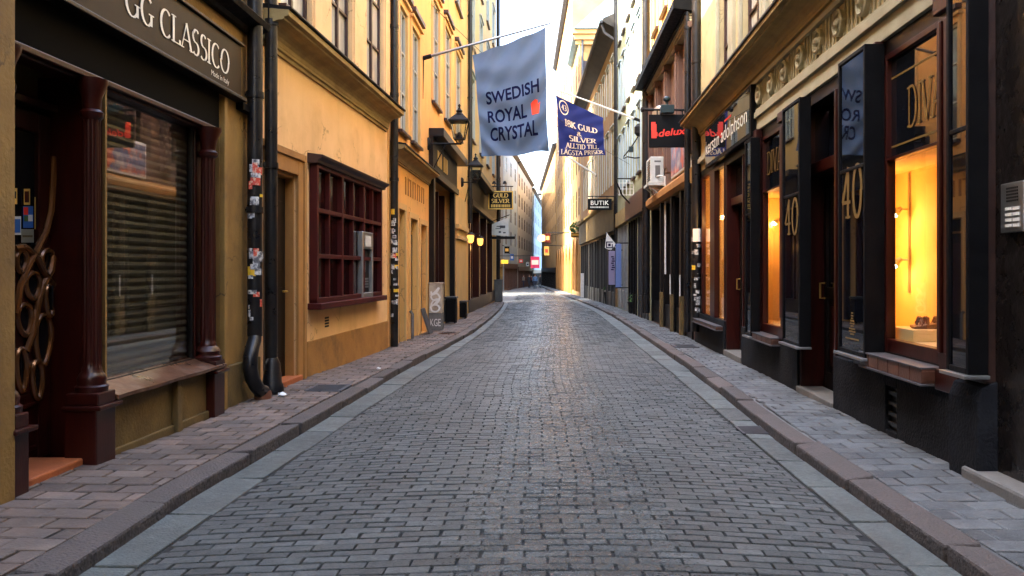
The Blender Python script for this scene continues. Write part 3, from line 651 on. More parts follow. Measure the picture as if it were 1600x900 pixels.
# ---- buff building with the maroon grid window
W2 = Wall(-3.03, 8.36, -2.80, 13.9); u2 = W2.u
b2 = thing('building', 'peach plastered house with a maroon grid window and orange stone doorway', 'building', (-2.9, 11, gz(11)))
d0, d1 = .12, u2(463)
uw = [(u2(488) - 1.05, u2(488)), (u2(518), u2(551)), (u2(573), u2(600))]
facade(W2, 0, W2.len, -.3, 12, [(d0, d1, 0, 2.42, .17)] + [(a, b, 4.27, 6.5, .13) for a, b in uw] + [(a, b, 7.6, 9.6, .13) for a, b in uw]).build('wall', 'peach', b2)
for a, b in uw:
    window(W2, b2, a + .01, b - .01, 4.28, 6.49, .115, 2, 3, 'window_brown', 'pane_curtain_reflect', .05, sill='window_brown')
    window(W2, b2, a + .01, b - .01, 7.61, 9.59, .115, 2, 3, 'window_brown', 'pane_curtain_reflect', .05)
    MB().box(W2, b + .03, b + .30, 4.27, 6.6, -.01, .03).build('pilaster_strip', 'peach', b2, .006)
cornice(W2, .0, W2.len - .12, 3.68, 4.02, .32).build('cornice', 'cornice_buff', b2, .004)
MB().prism(W2, [(-.02, 4.055), (.34, 4.024), (.35, 4.035), (.35, 4.05), (-.02, 4.10)], 0, W2.len - .11).build('cornice_flashing', 'black_metal', b2)
MB().box(W2, d1 + .34, W2.len - .02, -.3, .42, -.02, .018).build('plinth', 'ochre_plinth', b2, .008)
m = MB(); q = u2(473)
m.box(W2, d1, q - .06, -.1, 2.60, -.02, .03); m.box(W2, q - .06, q, -.1, 2.68, -.02, .055); m.box(W2, -.0, d1, 2.42, 2.60, -.02, .03); m.box(W2, -.0, q - .06, 2.60, 2.68, -.02, .055)
m.box(W2, d1 - .03, d1 - .001, -.05, 2.42, -.16, -.02); m.box(W2, d0, d1 - .03, 2.38, 2.419, -.16, -.02)
m.build('door_surround', 'orange_stone', b2, .008)
dr = MB().box(W2, d0 + .01, d1 - .04, .03, 2.37, -.16, -.12).build('door', 'wood_dark', b2)
m = MB()
for z in (.3, 1.3): MB().box(W2, d0 + .1, d1 - .15, z, z + .8, -.12, -.105).build('panel', 'wood_dark', dr, .012)
MB().tube([W2.P(d1 - .13, 1.05, -.12), W2.P(d1 - .13, 1.05, -.06), W2.P(d1 - .25, 1.05, -.06)], .011, 8).build('handle', 'gold', dr, smooth=True)
MB().box(W2, -.0, d1 + .06, -.1, .055, -.15, .06).build('doorstep', 'terracotta', b2, .01)
# the grid window
g0, g1, gt, gb = u2(483), u2(588), 2.62, .90
m = MB(); m.box(W2, g0, g1, gb - .01, gb + .05, 0, .10); m.box(W2, g0, g1, gt - .05, gt, 0, .10); m.box(W2, g0, g0 + .07, gb, gt, 0, .102); m.box(W2, g1 - .07, g1, gb, gt, 0, .102)
for i in range(1, 6):
    c = g0 + (g1 - g0) * i / 6; t = .035 if i in (2, 4) else .018; m.box(W2, c - t, c + t, gb + .05, gt - .05, .02, .10 if i in (2, 4) else .088)
for z in (1.475, 2.05): m.box(W2, g0 + .07, g1 - .07, z - .028, z + .028, .02, .094)
gw = m.build('grid_window', 'maroon', b2, .006)
MB().box(W2, g0 + .02, g1 - .02, gb + .02, gt - .02, .004, .03).build('pane', 'pane_maroon', gw)
MB().box(W2, g0 - .06, g1 + .06, gb - .09, gb - .012, -.01, .17).build('sill', 'maroon', gw, .01)
MB().prism(W2, [(-.01, gt + .002), (.13, gt + .002), (.14, gt + .04), (.19, gt + .07), (.20, gt + .10), (-.01, gt + .13)], g0 - .07, g1 + .08).build('hood', 'window_brown', gw, .005)
m = MB(); v0, v1 = u2(507.5), u2(513.5)
for k in range(4): m.box(W2, v0, v1, .545 + .037 * k, .57 + .037 * k, -.01, .004)
m.build('air_vent', 'dark_inside', b2)
# cash machine
a0, a1 = u2(565, .1), u2(581.5, .1)
atm = thing('cash_machine', 'grey framed cash machine set in the right end of the maroon grid window', 'cash machine', W2.P((a0 + a1) / 2, .86, .1))
m = MB(); m.box(W2, a0, a0 + .05, .87, 1.88, .03, .118); m.box(W2, a1 - .05, a1, .87, 1.88, .03, .118); m.box(W2, a0 + .05, a1 - .05, 1.62, 1.88, .03, .116); m.box(W2, a0 + .05, a1 - .05, .87, .96, .03, .122)
m.build('casing', 'aluminium', atm, .012)
MB().box(W2, a0 + .05, a1 - .05, .96, 1.62, .035, .06).build('recess', 'sign_black', atm)
MB().box(W2, a0 + .14, a1 - .14, 1.66, 1.82, .117, .120).build('header_panel', 'white_paint', atm)
MB().box(W2, a0 + .2, a1 - .25, 1.28, 1.52, .061, .07).build('screen', 'pane_sky', atm)
m = MB()
for i in range(3):
    for j in range(4): m.box(W2, a0 + .3 + i * .07, a0 + .35 + i * .07, 1.03 + j * .04, 1.06 + j * .04, .061, .07)
m.build('keypad', 'aluminium', atm)

# ---- orange house beyond, with its small curved shopfront and the black jeweller's front
W3 = Wall(-2.80, 13.95, -2.78, 27.5); u3 = W3.u
b3 = thing('building', 'tall orange house with tall windows between the two black drainpipes', 'building', (-2.8, 20, gz(20)))
doors = [(u3(621.5), u3(632), 2.45), (u3(640), u3(651), 2.35), (u3(656), u3(665.5), 2.3)]
ups = [(u3(622.5), u3(635), 3.92, 6.3), (u3(642), u3(654.5), 3.92, 6.3), (u3(675), u3(686), 5.35, 7.9), (u3(694), u3(703.5), 5.35, 7.9), (u3(711), u3(719.5), 5.35, 7.9)]
ups2 = [(a, b, 9.3, 11.3) for a, b, *_ in ups]
shop = (u3(671), u3(704.5), -.1, 3.55, .35)
facade(W3, 0, W3.len, -.4, 12.6, [(a, b, -.1, t, .15) for a, b, t in doors] + [(*q, .09) for q in ups + ups2] + [shop]).build('wall', 'orange_wall', b3)
for a, b, c, e in ups + ups2:
    window(W3, b3, a + .01, b - .01, c + .01, e - .01, .07, 2, 3, 'cream_plaster', 'pane_sky', .06, casing=(.13, 'pale_orange'), sill='window_brown')
    MB().box(W3, a - .12, b + .12, e + .23, e + .33, -.01, .13).build('window_hood', 'window_brown', b3, .008)
for k, (a, b, t) in enumerate(doors):
    d = MB().box(W3, a + .01, b - .01, -.1, t - .3, -.145, -.09).box(W3, a + .01, b - .01, t - .25, t - .01, -.145, -.10).build('door', ['soot', 'wood_dark', 'orange_stone'][k], b3, .008)
    MB().box(W3, a + .1, b - .1, .4, t - .5, -.089, -.075).build('panel', ['pane_dark', 'wood_red', 'wood_red'][k], d)
    m = MB(); m.box(W3, a - .12, a, -.1, t + .12, -.01, .03); m.box(W3, b, b + .12, -.1, t + .12, -.01, .03); m.box(W3, a, b, t, t + .12, -.01, .03); m.build('door_surround', 'pale_orange', b3, .006)
cornice(W3, .2, u3(669), 3.27, 3.52, .26).build('cornice', 'cornice_buff', b3)
MB().prism(W3, [(-.02, 3.555), (.28, 3.522), (.28, 3.545), (-.02, 3.60)], .2, u3(669) + .02).build('cornice_flashing', 'black_metal', b3)
m = MB()
for k in range(9):
    a = u3(633) + (u3(664) - u3(633)) * k / 9; m = MB().box(W3, a, a + .09, 2.78, 3.12, -.01, .014)
    if k % 2: m.box(W3, a, a + .2, 3.08, 3.12, -.01, .016)
    m.build('fascia_ornament', 'orange_stone', b3)
# black jeweller's front
s0, s1 = u3(670), u3(705)
m = MB(); m.box(W3, s0, s1 + .6, 3.50, 3.66, -.02, .16); m.box(W3, s0, s1 + 1.2, 4.42, 4.62, -.02, .35); m.box(W3, s0, s0 + .25, -.1, 3.5, -.02, .12); m.box(W3, s1 - .2, s1, -.1, 3.5, -.02, .12)
m.box(W3, s0 + .25, s1 - .2, -.1, .5, -.3, -.02)
sf = m.build('shopfront', 'wood_dark', b3, .01)
MB().box(W3, s0, s1 + .6, 3.66, 4.42, -.02, .10).build('fascia', 'sign_brown', sf)
m = MB()
for k in range(7):
    a = s0 + .7 + k * .28
    if k != 3: MB().box(W3, a, a + .15, 3.82, 4.2, .10, .12).build('gold_ornament', 'gold', sf)
m = MB()
for k in range(4):
    a = s0 + .3 + (s1 - s0 - .6) * k / 3; MB().box(W3, a, a + .12, .5, 3.4, -.3, -.16).build('door_post', 'wood_red', sf, .008)
MB().box(W3, s0 + .26, s1 - .21, .5, 3.4, -.33, -.29).build('pane', 'pane_dark', sf)
# stone pier with moulded capital
p0, p1 = u3(706), u3(722); m = MB(); m.box(W3, p0, p1, -.3, 2.2, -.02, .14); m.box(W3, p0 - .06, p1 + .06, 2.2, 2.32, -.02, .20); m.box(W3, p0 + .03, p1 - .03, 2.32, 2.5, -.02, .15); m.box(W3, p0 - .08, p1 + .08, 2.5, 2.64, -.02, .22); m.box(W3, p0, p1, 2.64, 3.5, -.02, .12)
m.build('pier', 'pale_orange', b3, .012)

# ---- far end of the near row: pale house over a long dark wooden front
W4 = Wall(-2.78, 27.55, -2.75, 42.0); u4 = W4.u
b4 = thing('building', 'pale orange house above a long dark wooden shopfront, last before the left opening', 'building', (-2.77, 35, gz(35)))
rows = [(6.0, 8.3), (9.4, 11.4), (12.4, 14.2)]; hs = []
for k in range(4):
    a = 1.1 + k * 3.5
    for r_ in rows: hs.append((a, a + 1.15, *r_, .09))
facade(W4, 0, W4.len, -.6, 16.6, hs + [(.2, W4.len - .3, -.2, 3.6, .4)]).build('wall', 'pale_orange', b4)
for a, b, c, e, d in hs: window(W4, b4, a + .01, b - .01, c + .01, e - .01, .07, 2, 3, 'cream_plaster', 'pane_sky', .06, casing=(.12, 'cream_plaster'), sill='window_brown')
m = MB(); m.box(W4, .0, W4.len, 3.55, 3.75, -.02, .18); m.box(W4, 0, W4.len, 4.55, 4.75, -.02, .45); m.box(W4, .2, W4.len - .3, -.25, .25, -.39, .02)
sf = m.build('shopfront', 'wood_dark', b4, .01)
MB().box(W4, .2, 5.2, 3.75, 4.55, -.02, .12).box(W4, 5.6, W4.len, 3.75, 4.55, -.02, .08).build('fascia', 'sign_brown', sf)
m = MB()
for k in range(12):
    a = .25 + k * 1.17; MB().box(W4, a, a + (.24 if k % 3 == 0 else .12), .25, 3.55, -.3, .06 if k % 3 == 0 else -.1).build('post', 'wood_red', sf, .008)
MB().box(W4, .21, W4.len - .31, .25, 3.55, -.38, -.30).build('pane', 'pane_dark', sf)
MB().prism(W4, [(-.02, 16.6), (.5, 16.6), (.55, 16.75), (-.02, 17.0)], -.1, W4.len + .2).build('eaves', 'roof_dark', b4)
drainpipe('brown-black downpipe at the far top corner of the pale left house', (-2.62, 41.7), .10, 16.6, .3, None, (6, 11))

# ---- lanterns, signs and street things along the left
def lantern(label, wx, y, px, z, lit=False, group=None):
    """Bracketed wall lantern: arm from the wall, glazed tapering head under a hipped cap and finial."""
    t = thing('street_lantern', label, 'street lantern', (wx, y, z)); x = px
    d = 1 if x > wx else -1
    MB().tube([(wx, y, z), (x + d * .05, y, z)], .022, 8).tube([(wx, y, z - .75), (wx + d * .1, y, z - .62), (wx + (x - wx) * .55, y, z - .02)], .014, 8).lathe((wx, y, z - .1), [(.02, -.05), (.06, 0), (.06, .2), (.02, .25)], 10).build('bracket', 'black_metal', t, smooth=True)
    def frus(r0, r1, za, zb, m):
        p = [(x + sx * r0, y + sy * r0, z + za) for sx, sy in ((-1, -1), (1, -1), (1, 1), (-1, 1))] + [(x + sx * r1, y + sy * r1, z + zb) for sx, sy in ((-1, -1), (1, -1), (1, 1), (-1, 1))]; return m.hexa(p)
    frus(.115, .185, .125, .50, MB()).build('glass', 'glass_lamp', t)
    m = MB()
    for sx, sy in ((-1, -1), (1, -1), (1, 1), (-1, 1)): m.tube([(x + sx * .118, y + sy * .118, z + .11), (x + sx * .19, y + sy * .19, z + .51)], .013, 6)
    frus(.13, .13, .10, .125, m); m.tube([(x - .1, y, z + .12), (x - .06, y, z + .03), (x, y, z), (x + .06, y, z + .03), (x + .1, y, z + .12)], .014, 6)
    frus(.235, .235, .50, .53, m); frus(.225, .10, .53, .66, m); m.lathe((x, y, z + .66), [(.085, 0), (.10, .02), (.06, .06), (.075, .10), (.03, .15), (.018, .19), (.035, .22), (.012, .26)], 12)
    m.build('head', 'black_metal', t)
    MB().lathe((x, y, z + .125), [(.075, 0), (.085, .05), (.05, .11), (.03, .14)], 12).build('burner', 'black_metal', t, smooth=True)
    return t
lantern('black glazed street lantern on a wall bracket left of the large grey-blue flag', -2.78, 18.5, -2.06, 4.22)
lantern('smaller-looking black street lantern lower and farther along, beside the dark shop awning', -2.76, 25.5, -2.32, 4.10)
def glow_lamp(label, x, y, z):
    t = thing('wall_lamp', label, 'wall lamp', (x, y, z))
    MB().lathe((x, y, z), [(.05, 0), (.10, .06), (.12, .24), (.10, .27)], 14).build('globe', 'lamp_glow', t, smooth=True)
    MB().lathe((x, y, z + .27), [(.15, 0), (.12, .05), (.03, .09)], 14).tube([(x, y, z + .34), (x, y, z + .44), (x - .28, y, z + .44)], .015, 6).build('cap', 'black_metal', t, smooth=True)
    MB().lathe((x, y, z - .03), [(.03, 0), (.06, .03)], 10).build('finial', 'black_metal', t, smooth=True)
    l = bpy.data.lights.new('lamp_light', 'POINT'); l.energy = .5; l.color = (1, .5, .15); l.shadow_soft_size = .1
    o = bpy.data.objects.new('lamp_light', l); COL.objects.link(o); o.parent = t; o.location = (0.05, -.2, -.1)
glow_lamp('amber glowing wall lamp, nearer of the pair on the dark wooden front', -2.60, 26.7, 2.20)
glow_lamp('amber glowing wall lamp, farther of the pair on the dark wooden front', -2.56, 30.0, 2.22)
# utility cabinet with white scrawl
x0, x1, yy, zc = -2.78, -2.47, 18.55, gz(18.6) + KH
t = thing('utility_cabinet', 'beige utility cabinet scrawled with white graffiti on the left pavement', 'utility cabinet', (-2.62, 18.75, zc))
MB().bx(x0, x1, yy, yy + .36, zc, zc + .40).build('base', 'concrete', t, .01)
MB().bx(x0 + .004, x1 - .004, yy + .004, yy + .35, zc + .403, zc + 1.08).build('body', 'cabinet_grey', t, .01)
MB().bx(x0 - .01, x1 + .015, yy - .012, yy + .37, zc + 1.083, zc + 1.11).build('lid', 'cabinet_grey', t, .006)
m = MB(); rs = random.Random(3)
def scrawl(zlo, zhi, n, wd):
    for k in range(n):
        cz = zlo + (zhi - zlo) * (k + .5) / n; cx = (x0 + x1) / 2; pts = []
        for i in range(15):
            a = i / 14 * 6.6 + k; pts.append((cx + .115 * math.cos(a) * (1 - .25 * rs.random()), yy - .002 - .0004 * i - .001 * k, cz + (zhi - zlo) / n * .62 * math.sin(a * (1 + .3 * (k % 2)))))
        for (ax, ay, az), (bx_, by, bz) in zip(pts, pts[1:]):
            dx, dz = bx_ - ax, bz - az; l = math.hypot(dx, dz) or 1; nx, nz = -dz / l * wd, dx / l * wd
            m.quad((ax + nx, ay, az + nz), (bx_ + nx, ay, bz + nz), (bx_ - nx, ay, bz - nz), (ax - nx, ay, az - nz))
scrawl(zc + .45, zc + .98, 4, .02)
m.build('graffiti', 'white_paint', t)
m = MB(); rs = random.Random(9)
fn = on_plate(x0 + .04, x1 - .03, zc + .10, zc + .27, yy)
letters(sans('KGE'), fn, .003).build('graffiti', 'white_paint', t)
def bin_(label, x, y, w_, h, d):
    t = thing('street_bin', label, 'bin', (x, y, gz(y) + KH)); z = gz(y) + KH
    MB().bx(x - w_ / 2, x + w_ / 2, y - d / 2, y + d / 2, z + .04, z + h).build('body', 'black_paint', t, .03)
    MB().bx(x - w_ / 2 - .02, x + w_ / 2 + .02, y - d / 2 - .02, y + d / 2 + .02, z + h + .003, z + h + .06).build('lid', 'steel_dark', t, .02)
    m = MB()
    for sx in (-1, 1):
        for sy in (-1, 1): m.bx(x + sx * w_ * .38 - .02, x + sx * w_ * .38 + .02, y + sy * d * .38 - .02, y + sy * d * .38 + .02, z, z + .04)
    m.build('feet', 'black_metal', t)
bin_('tall narrow black bin just behind the graffitied cabinet', -2.62, 21.6, .28, .66, .45)
bin_('lower black bin farther from the graffitied cabinet', -2.60, 24.0, .30, .48, .45)
t = thing('utility_cabinet', 'plain grey utility cabinet at the far left street corner', 'utility cabinet', (-2.5, 41, gz(41) + KH)); z = gz(41) + KH
MB().bx(-2.78, -2.36, 40.9, 41.3, z, z + 1.08).build('body', 'concrete', t, .02); MB().bx(-2.80, -2.34, 40.88, 41.32, z + 1.083, z + 1.14).build('lid', 'lead_grey', t, .01)
# leaning board and loose bits by the far doors
z = gz(17.4) + KH
one('leaning_board', MB().hexa([(-2.60, 17.3, z), (-2.60, 17.75, z), (-2.56, 17.75, z), (-2.56, 17.3, z), (-2.78, 17.3, z + .55), (-2.78, 17.75, z + .55), (-2.74, 17.75, z + .55), (-2.74, 17.3, z + .55)]), 'lead_grey', 'dark grey board leaning on the wall beside the graffitied cabinet', 'board', bevel=.01)
z = gz(16.2) + KH
one('standpipe', MB().tube([(-2.72, 16.0, z), (-2.72, 16.0, z + .50), (-2.77, 16.0, z + .56)], .03, 10), 'concrete', 'short grey standpipe against the orange wall', 'pipe', smooth=True)
# hanging GULD SILVER sign
def bracket_sign(name, label, cat, x0, x1, z0, z1, y, wallx, board, border, arm_z, th=.05):
    t = thing(name, label, cat, ((x0 + x1) / 2, y, z0))
    MB().bx(x0, x1, y, y + th, z0, z1).build('board', board, t, .006)
    if border:
        m = MB(); b = .05
        m.bx(x0, x1, y - .012, y - .001, z0, z0 + b); m.bx(x0, x1, y - .012, y - .001, z1 - b, z1); m.bx(x0, x0 + b, y - .012, y - .001, z0 + b, z1 - b); m.bx(x1 - b, x1, y - .012, y - .001, z0 + b, z1 - b); m.build('border', border, t)
    e = x1 if wallx < x0 else x0
    m = MB().tube([(wallx, y + th / 2, arm_z), (e, y + th / 2, arm_z)], .022, 8)
    for f in (.2, .8): m.tube([(x0 + (x1 - x0) * f, y + th / 2, z1), (x0 + (x1 - x0) * f, y + th / 2, arm_z)], .012, 6)
    m.build('bracket', 'black_metal', t, smooth=True)
    return t
t = bracket_sign('hanging_sign', 'black hanging sign with gold border reading GULD SILVER', 'sign', -2.56, -1.50, 3.88, 4.66, 34, -2.76, 'sign_black', 'gold_flat', 4.86)
for s_, a, b, c, e in (('GULD', .2, .8, .64, .88), ('SILVER', .13, .87, .34, .58)):
    letters(serif(s_, .2, .09), on_plate(-2.56 + 1.06 * a, -2.56 + 1.06 * b, 3.88 + .78 * c, 3.88 + .78 * e, 34), .004).build('lettering', 'gold_flat', t)
m = MB(); rs = random.Random(5); x = -2.44
while x < -1.64: q = rs.uniform(.02, .05); m.bx(x, x + q, 33.993, 33.997, 3.97, 4.09); x += q + .025
m.build('small_print', 'gold_flat', t)
m = MB()
for x in (-2.3, -1.85): m.tube([(x, 34.02, 4.86), (x, 34.0, 5.02), (x, 33.85, 5.06)], .014, 6); m.lathe((x, 33.82, 4.94), [(.10, 0), (.04, .12)], 10)
m.build('sign_lamp', 'black_metal', t, smooth=True)
# slanted white sign
t = thing('white_sign', 'white slant-topped projecting sign below the gold GULD SILVER sign', 'sign', (-2.2, 37, 2.9))
MB().add([(-2.62, 37, 2.92), (-1.84, 37, 2.88), (-1.84, 37, 3.74), (-2.62, 37, 3.42), (-2.62, 37.06, 2.92), (-1.84, 37.06, 2.88), (-1.84, 37.06, 3.74), (-2.62, 37.06, 3.42)],
         [(0, 1, 2, 3), (7, 6, 5, 4), (0, 4, 5, 1), (1, 5, 6, 2), (2, 6, 7, 3), (3, 7, 4, 0)]).build('panel', 'white_paint', t)
MB().tube([(-2.76, 37.03, 3.5), (-1.8, 37.03, 3.86)], .02, 6).bx(-2.7, -1.55, 37.0, 37.25, 2.74, 2.86).build('bracket', 'black_metal', t)
m = MB()
for (a, b, c, d) in ((-2.4, -2.1, 3.3, 3.34), (-2.45, -2.2, 3.2, 3.23), (-2.25, -2.0, 3.24, 3.36), (-2.3, -2.2, 3.02, 3.10), (-2.1, -1.98, 3.0, 3.06)): m.bx(a, b, 36.99, 36.996, c, d)
m.build('print', 'lead_grey', t)

# ================================================================== RIGHT SIDE
# ---- cream house with the dark shoe-shop front
W5 = Wall(2.66, 5.2, 2.86, 15.4); u5 = W5.u
b5 = thing('building', 'cream house with roundel frieze above a dark shoe-shop front with lit windows', 'building', (2.75, 9, gz(9)))
SP = lambda far, near, o=0: tuple(sorted((u5(near, o), u5(far, o))))
dis = SP(1384, 1472); win2 = SP(1192, 1224); door1 = SP(1252, 1309); door2 = SP(1136, 1163); win3 = SP(1097, 1133)
upw = [SP(1122, 1141), SP(1158, 1190), SP(1210, 1243), SP(1280, 1330), SP(1400, 1480)]
GZT = 3.14
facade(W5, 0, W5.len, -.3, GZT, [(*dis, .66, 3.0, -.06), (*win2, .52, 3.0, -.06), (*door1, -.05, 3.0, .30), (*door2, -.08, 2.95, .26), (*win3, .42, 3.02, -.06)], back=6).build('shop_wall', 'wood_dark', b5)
facade(W5, -.0, W5.len, GZT, 10.4, [(a, b, 4.16, 6.6, .16) for a, b in upw] + [(a, b, 7.6, 9.4, .16) for a, b in upw], back=6).build('wall', 'cream', b5)
for a, b in upw:
    for z0, z1 in ((4.17, 6.59), (7.61, 9.39)): window(W5, b5, a + .01, b - .01, z0, z1, .145, 2, 3, 'window_brown', 'pane_curtain_reflect', .07, casing=(.10, 'cream_grey'))
m = MB()
for px in (1148, 1200, 1262): 
    c = u5(px); MB().box(W5, c - .09, c + .09, 4.16, 7.0, -.01, .06).build('pilaster_strip', 'cream_grey', b5, .01)
# cornice, roundel frieze, architrave
cornice(W5, -.0, W5.len - .1, 3.80, 4.10, .34).build('cornice', 'cornice_buff', b5, .004)
MB().prism(W5, [(-.02, 4.135), (.36, 4.104), (.365, 4.125), (-.02, 4.16)], -.0, W5.len - .1).build('cornice_flashing', 'lead_grey', b5)
m = MB(); sA = u5(1176)
m.box(W5, 0, W5.len - .1, 3.28, 3.36, -.01, .07); m.box(W5, 0, W5.len - .1, 3.36, 3.40, -.01, .05); m.box(W5, 0, sA, 3.745, 3.80, -.01, .05); m.box(W5, 0, sA, GZT - .02, 3.28, -.01, .035)
m.build('architrave', 'cream_grey', b5, .006)
m = MB(); cs = [.05 + .6 * k for k in range(11)]
cs = [c for c in ((u5(1190) - .6 * k) for k in range(-0, 10)) if c > .05]
for c in cs:
    for k in (-.20, -.10, 0, .10, .20):
        q = c + .30 + k
        if q < sA - .04: MB().box(W5, q - .012, q + .012, 3.40, 3.745, -.01, .018).build('frieze_flute', 'cream_grey', b5, .004)
for c in cs:
    m = MB(); P0 = W5.P(c, 3.575, 0); ax = Vector((W5.n.x, W5.n.y, 0)); tx = Vector((W5.d.x, W5.d.y, 0)); up = Vector((0, 0, 1)); seg = 24; rings = [(.125, 0), (.125, .05), (.105, .062), (.088, .05), (.085, .03), (.05, .034), (.04, .06), (.018, .075)]
    vs = [P0 + ax * h + (tx * math.cos(2 * math.pi * k / seg) + up * math.sin(2 * math.pi * k / seg)) * r for r, h in rings for k in range(seg)]
    fs = [(i * seg + k, i * seg + (k + 1) % seg, (i + 1) * seg + (k + 1) % seg, (i + 1) * seg + k) for i in range(len(rings) - 1) for k in range(seg)] + [tuple(range((len(rings) - 1) * seg, len(rings) * seg))]
    m.add(vs, fs).build('roundel', 'cream_grey', b5, smooth=True)
# plinth (between doors) and thresholds
m = MB(); e = [0, door1[0], door1[1], door2[0], door2[1], W5.len]
vent = SP(1392, 1410)
for a, b in ((0, vent[0]), (vent[1], door1[0]), (door1[1], door2[0]), (door2[1], W5.len)): m.box(W5, a, b, -.3, .50, -.02, .045)
m.box(W5, vent[0], vent[1], -.3, .06, -.02, .045); m.box(W5, vent[0], vent[1], .40, .50, -.02, .045)
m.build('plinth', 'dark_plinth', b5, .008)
m = MB()
for k in range(4): m.box(W5, vent[0], vent[1], .09 + .08 * k, .12 + .08 * k, -.01, .02)
m.build('cellar_grille', 'steel_dark', b5)
for d_, nm in ((door1, 'doorstep'), (door2, 'doorstep')): MB().box(W5, d_[0], d_[1], -.1, gz(8) + KH + .05, -.22, .06).build(nm, 'concrete', b5, .01)
def lit_window(hole, z0, z1, lit_top, dep, ext, sill=None, lamps=(), trim='wood_red'):
    a, b = hole; m = MB(); t = .045
    m.box(W5, a, a + t, z0, z1, -.06, .012); m.box(W5, b - t, b, z0, z1, -.06, .012); m.box(W5, a + t, b - t, z0, z0 + .10, -.06, .012); m.box(W5, a + t, b - t, z1 - t, z1, -.06, .012)
    m.box(W5, a + t, b - t, lit_top - .012, lit_top + .012, -.06, .010)
    f = m.build('display_window', trim, b5, .004)
    MB().box(W5, a + t - .01, b - t + .01, z0 + .09, lit_top - .005, -.034, -.028).build('pane', 'glass_clear', f)
    MB().box(W5, a + t - .01, b - t + .01, lit_top + .005, z1 - t + .01, -.034, -.028).build('upper_pane', 'sign_glass', f)
    m = MB(); i0, i1 = a + .0, b + ext
    m.box(W5, i0 - .006, i0, z0 + .02, lit_top, -dep, -.062); m.box(W5, i1, i1 + .006, z0 + .02, lit_top, -dep, -.062); m.box(W5, i0, i1, z0 + .02, lit_top, -dep + .012, -dep + .02); m.box(W5, i0, i1, lit_top + .001, z1, -.50, -.062); m.box(W5, b, i1, z0 + .02, lit_top, -.064, -.0625); m.box(W5, i0, i1, lit_top - .006, lit_top, -dep + .02, -.062)
    m.build('display_lining', 'display_cream', f)
    MB().box(W5, i0, i1, z0 + .02, z0 + .09, -dep + .021, -.062).build('display_floor', 'display_floor', f)
    return f
def spot(label, u, z, o, energy):
    p = W5.P(u, z, o); t = thing('spot_lamp', label, 'spot lamp', p)
    q = W5.P(u - .02, z - .05, o + .13)
    MB().tube([p, W5.P(u - .01, z, o + .07)], .008, 6).tube([W5.P(u - .005, z + .01, o + .06), W5.P(u - .012, z - .02, o + .10), q], [.018, .03, .042], 12).build('housing', 'aluminium', t, smooth=True)
    MB().lathe((q.x, q.y, q.z - .025), [(.012, 0), (.034, .012), (.034, .034), (.012, .046)], 12).build('bulb', 'bulb', t, smooth=True)
    l = bpy.data.lights.new('spot_light', 'POINT'); l.energy = energy; l.color = (1, .50, .15); l.shadow_soft_size = .04
    o_ = bpy.data.objects.new('spot_light', l); COL.objects.link(o_); o_.parent = t; o_.location = W5.P(u - .03, z - .07, o + .19) - p
lit_window(dis, .66, 3.0, 2.17, .48, .95)
lit_window(win2, .52, 3.0, 2.30, .45, .75)
rail = u5(1419, -.44)
MB().box(W5, rail - .01, rail + .01, 1.1, 2.15, -.455, -.44).build('lamp_rail', 'aluminium', b5)
spot('upper of the two lit spot lamps on the rail in the bright shoe window', rail, 1.83, -.435, .75)
spot('lower of the two lit spot lamps on the rail in the bright shoe window', rail, 1.39, -.435, .75)
spot('lit spot lamp in the narrow amber window next to the 40 panel', u5(1213, -.3), 1.98, -.40, 1.0)
# sandals on a plinth in the bright window
pz0 = .752
pl = W5.P(u5(1440, -.28), pz0, -.28)
pu = u5(1440, -.28)
one('display_block', MB().box(W5, pu - .26, pu + .20, pz0, pz0 + .09, -.42, -.10), 'display_floor', 'low cream display block carrying the sandals in the bright window', 'display block', bevel=.004)
t = thing('sandals', 'brown strappy sandals on the low block in the bright window', 'sandals', W5.P(pu, pz0 + .09, -.28))
for k, (du, do) in enumerate(((-.12, 0), (.02, -.05))):
    m = MB(); z = pz0 + .0905
    m.hexa([W5.P(pu + du - .045, z, -.28 + do - .12), W5.P(pu + du + .045, z, -.28 + do - .12), W5.P(pu + du + .04, z, -.28 + do + .12), W5.P(pu + du - .04, z, -.28 + do + .12),
            W5.P(pu + du - .045, z + .05, -.28 + do - .12), W5.P(pu + du + .045, z + .05, -.28 + do - .12), W5.P(pu + du + .04, z + .02, -.28 + do + .12), W5.P(pu + du - .04, z + .02, -.28 + do + .12)])
    so_ = m.build('sandal', 'leather', t, .006); mm = MB()
    for q in (-.06, .02, .07): mm.tube([W5.P(pu + du - .045, z + .03, -.28 + do + q), W5.P(pu + du - .02, z + .085, -.28 + do + q - .01), W5.P(pu + du + .02, z + .085, -.28 + do + q - .01), W5.P(pu + du + .045, z + .03, -.28 + do + q)], .009, 6)
    mm.build('strap', 'leather', so_, smooth=True)
one('display_shoe', MB().lathe(W5.P((win2[0] + win2[1]) / 2, .612, -.3), [(.05, 0), (.07, .03), (.06, .08), (.03, .13), (.035, .17)], 12), 'letter_red', 'red shoe bag standing on the floor of the narrow amber window', 'bag', smooth=True)
# tiled sills
def tiled_sill(hole, z0, z1, n):
    a, b = hole; m = MB(); a -= .04; b += .14
    for k in range(n): m.box(W5, a + (b - a) * k / n + .003, a + (b - a) * (k + 1) / n - .003, z0, z1 - .012, .0455, .155)
    m.box(W5, a, b, z0 + .02, z1 - .025, -.02, .15); s_ = m.build('sill', 'sill_tile', b5, .004)
    MB().box(W5, a, b, z1 - .012, z1, -.02, .165).box(W5, a - .005, b + .005, z0 - .018, z0 - .002, .0, .165).build('sill_edge', 'lead_grey', s_, .003)
tiled_sill(dis, .535, .645, 6); tiled_sill(win2, .43, .51, 5); tiled_sill(win3, .35, .41, 5)
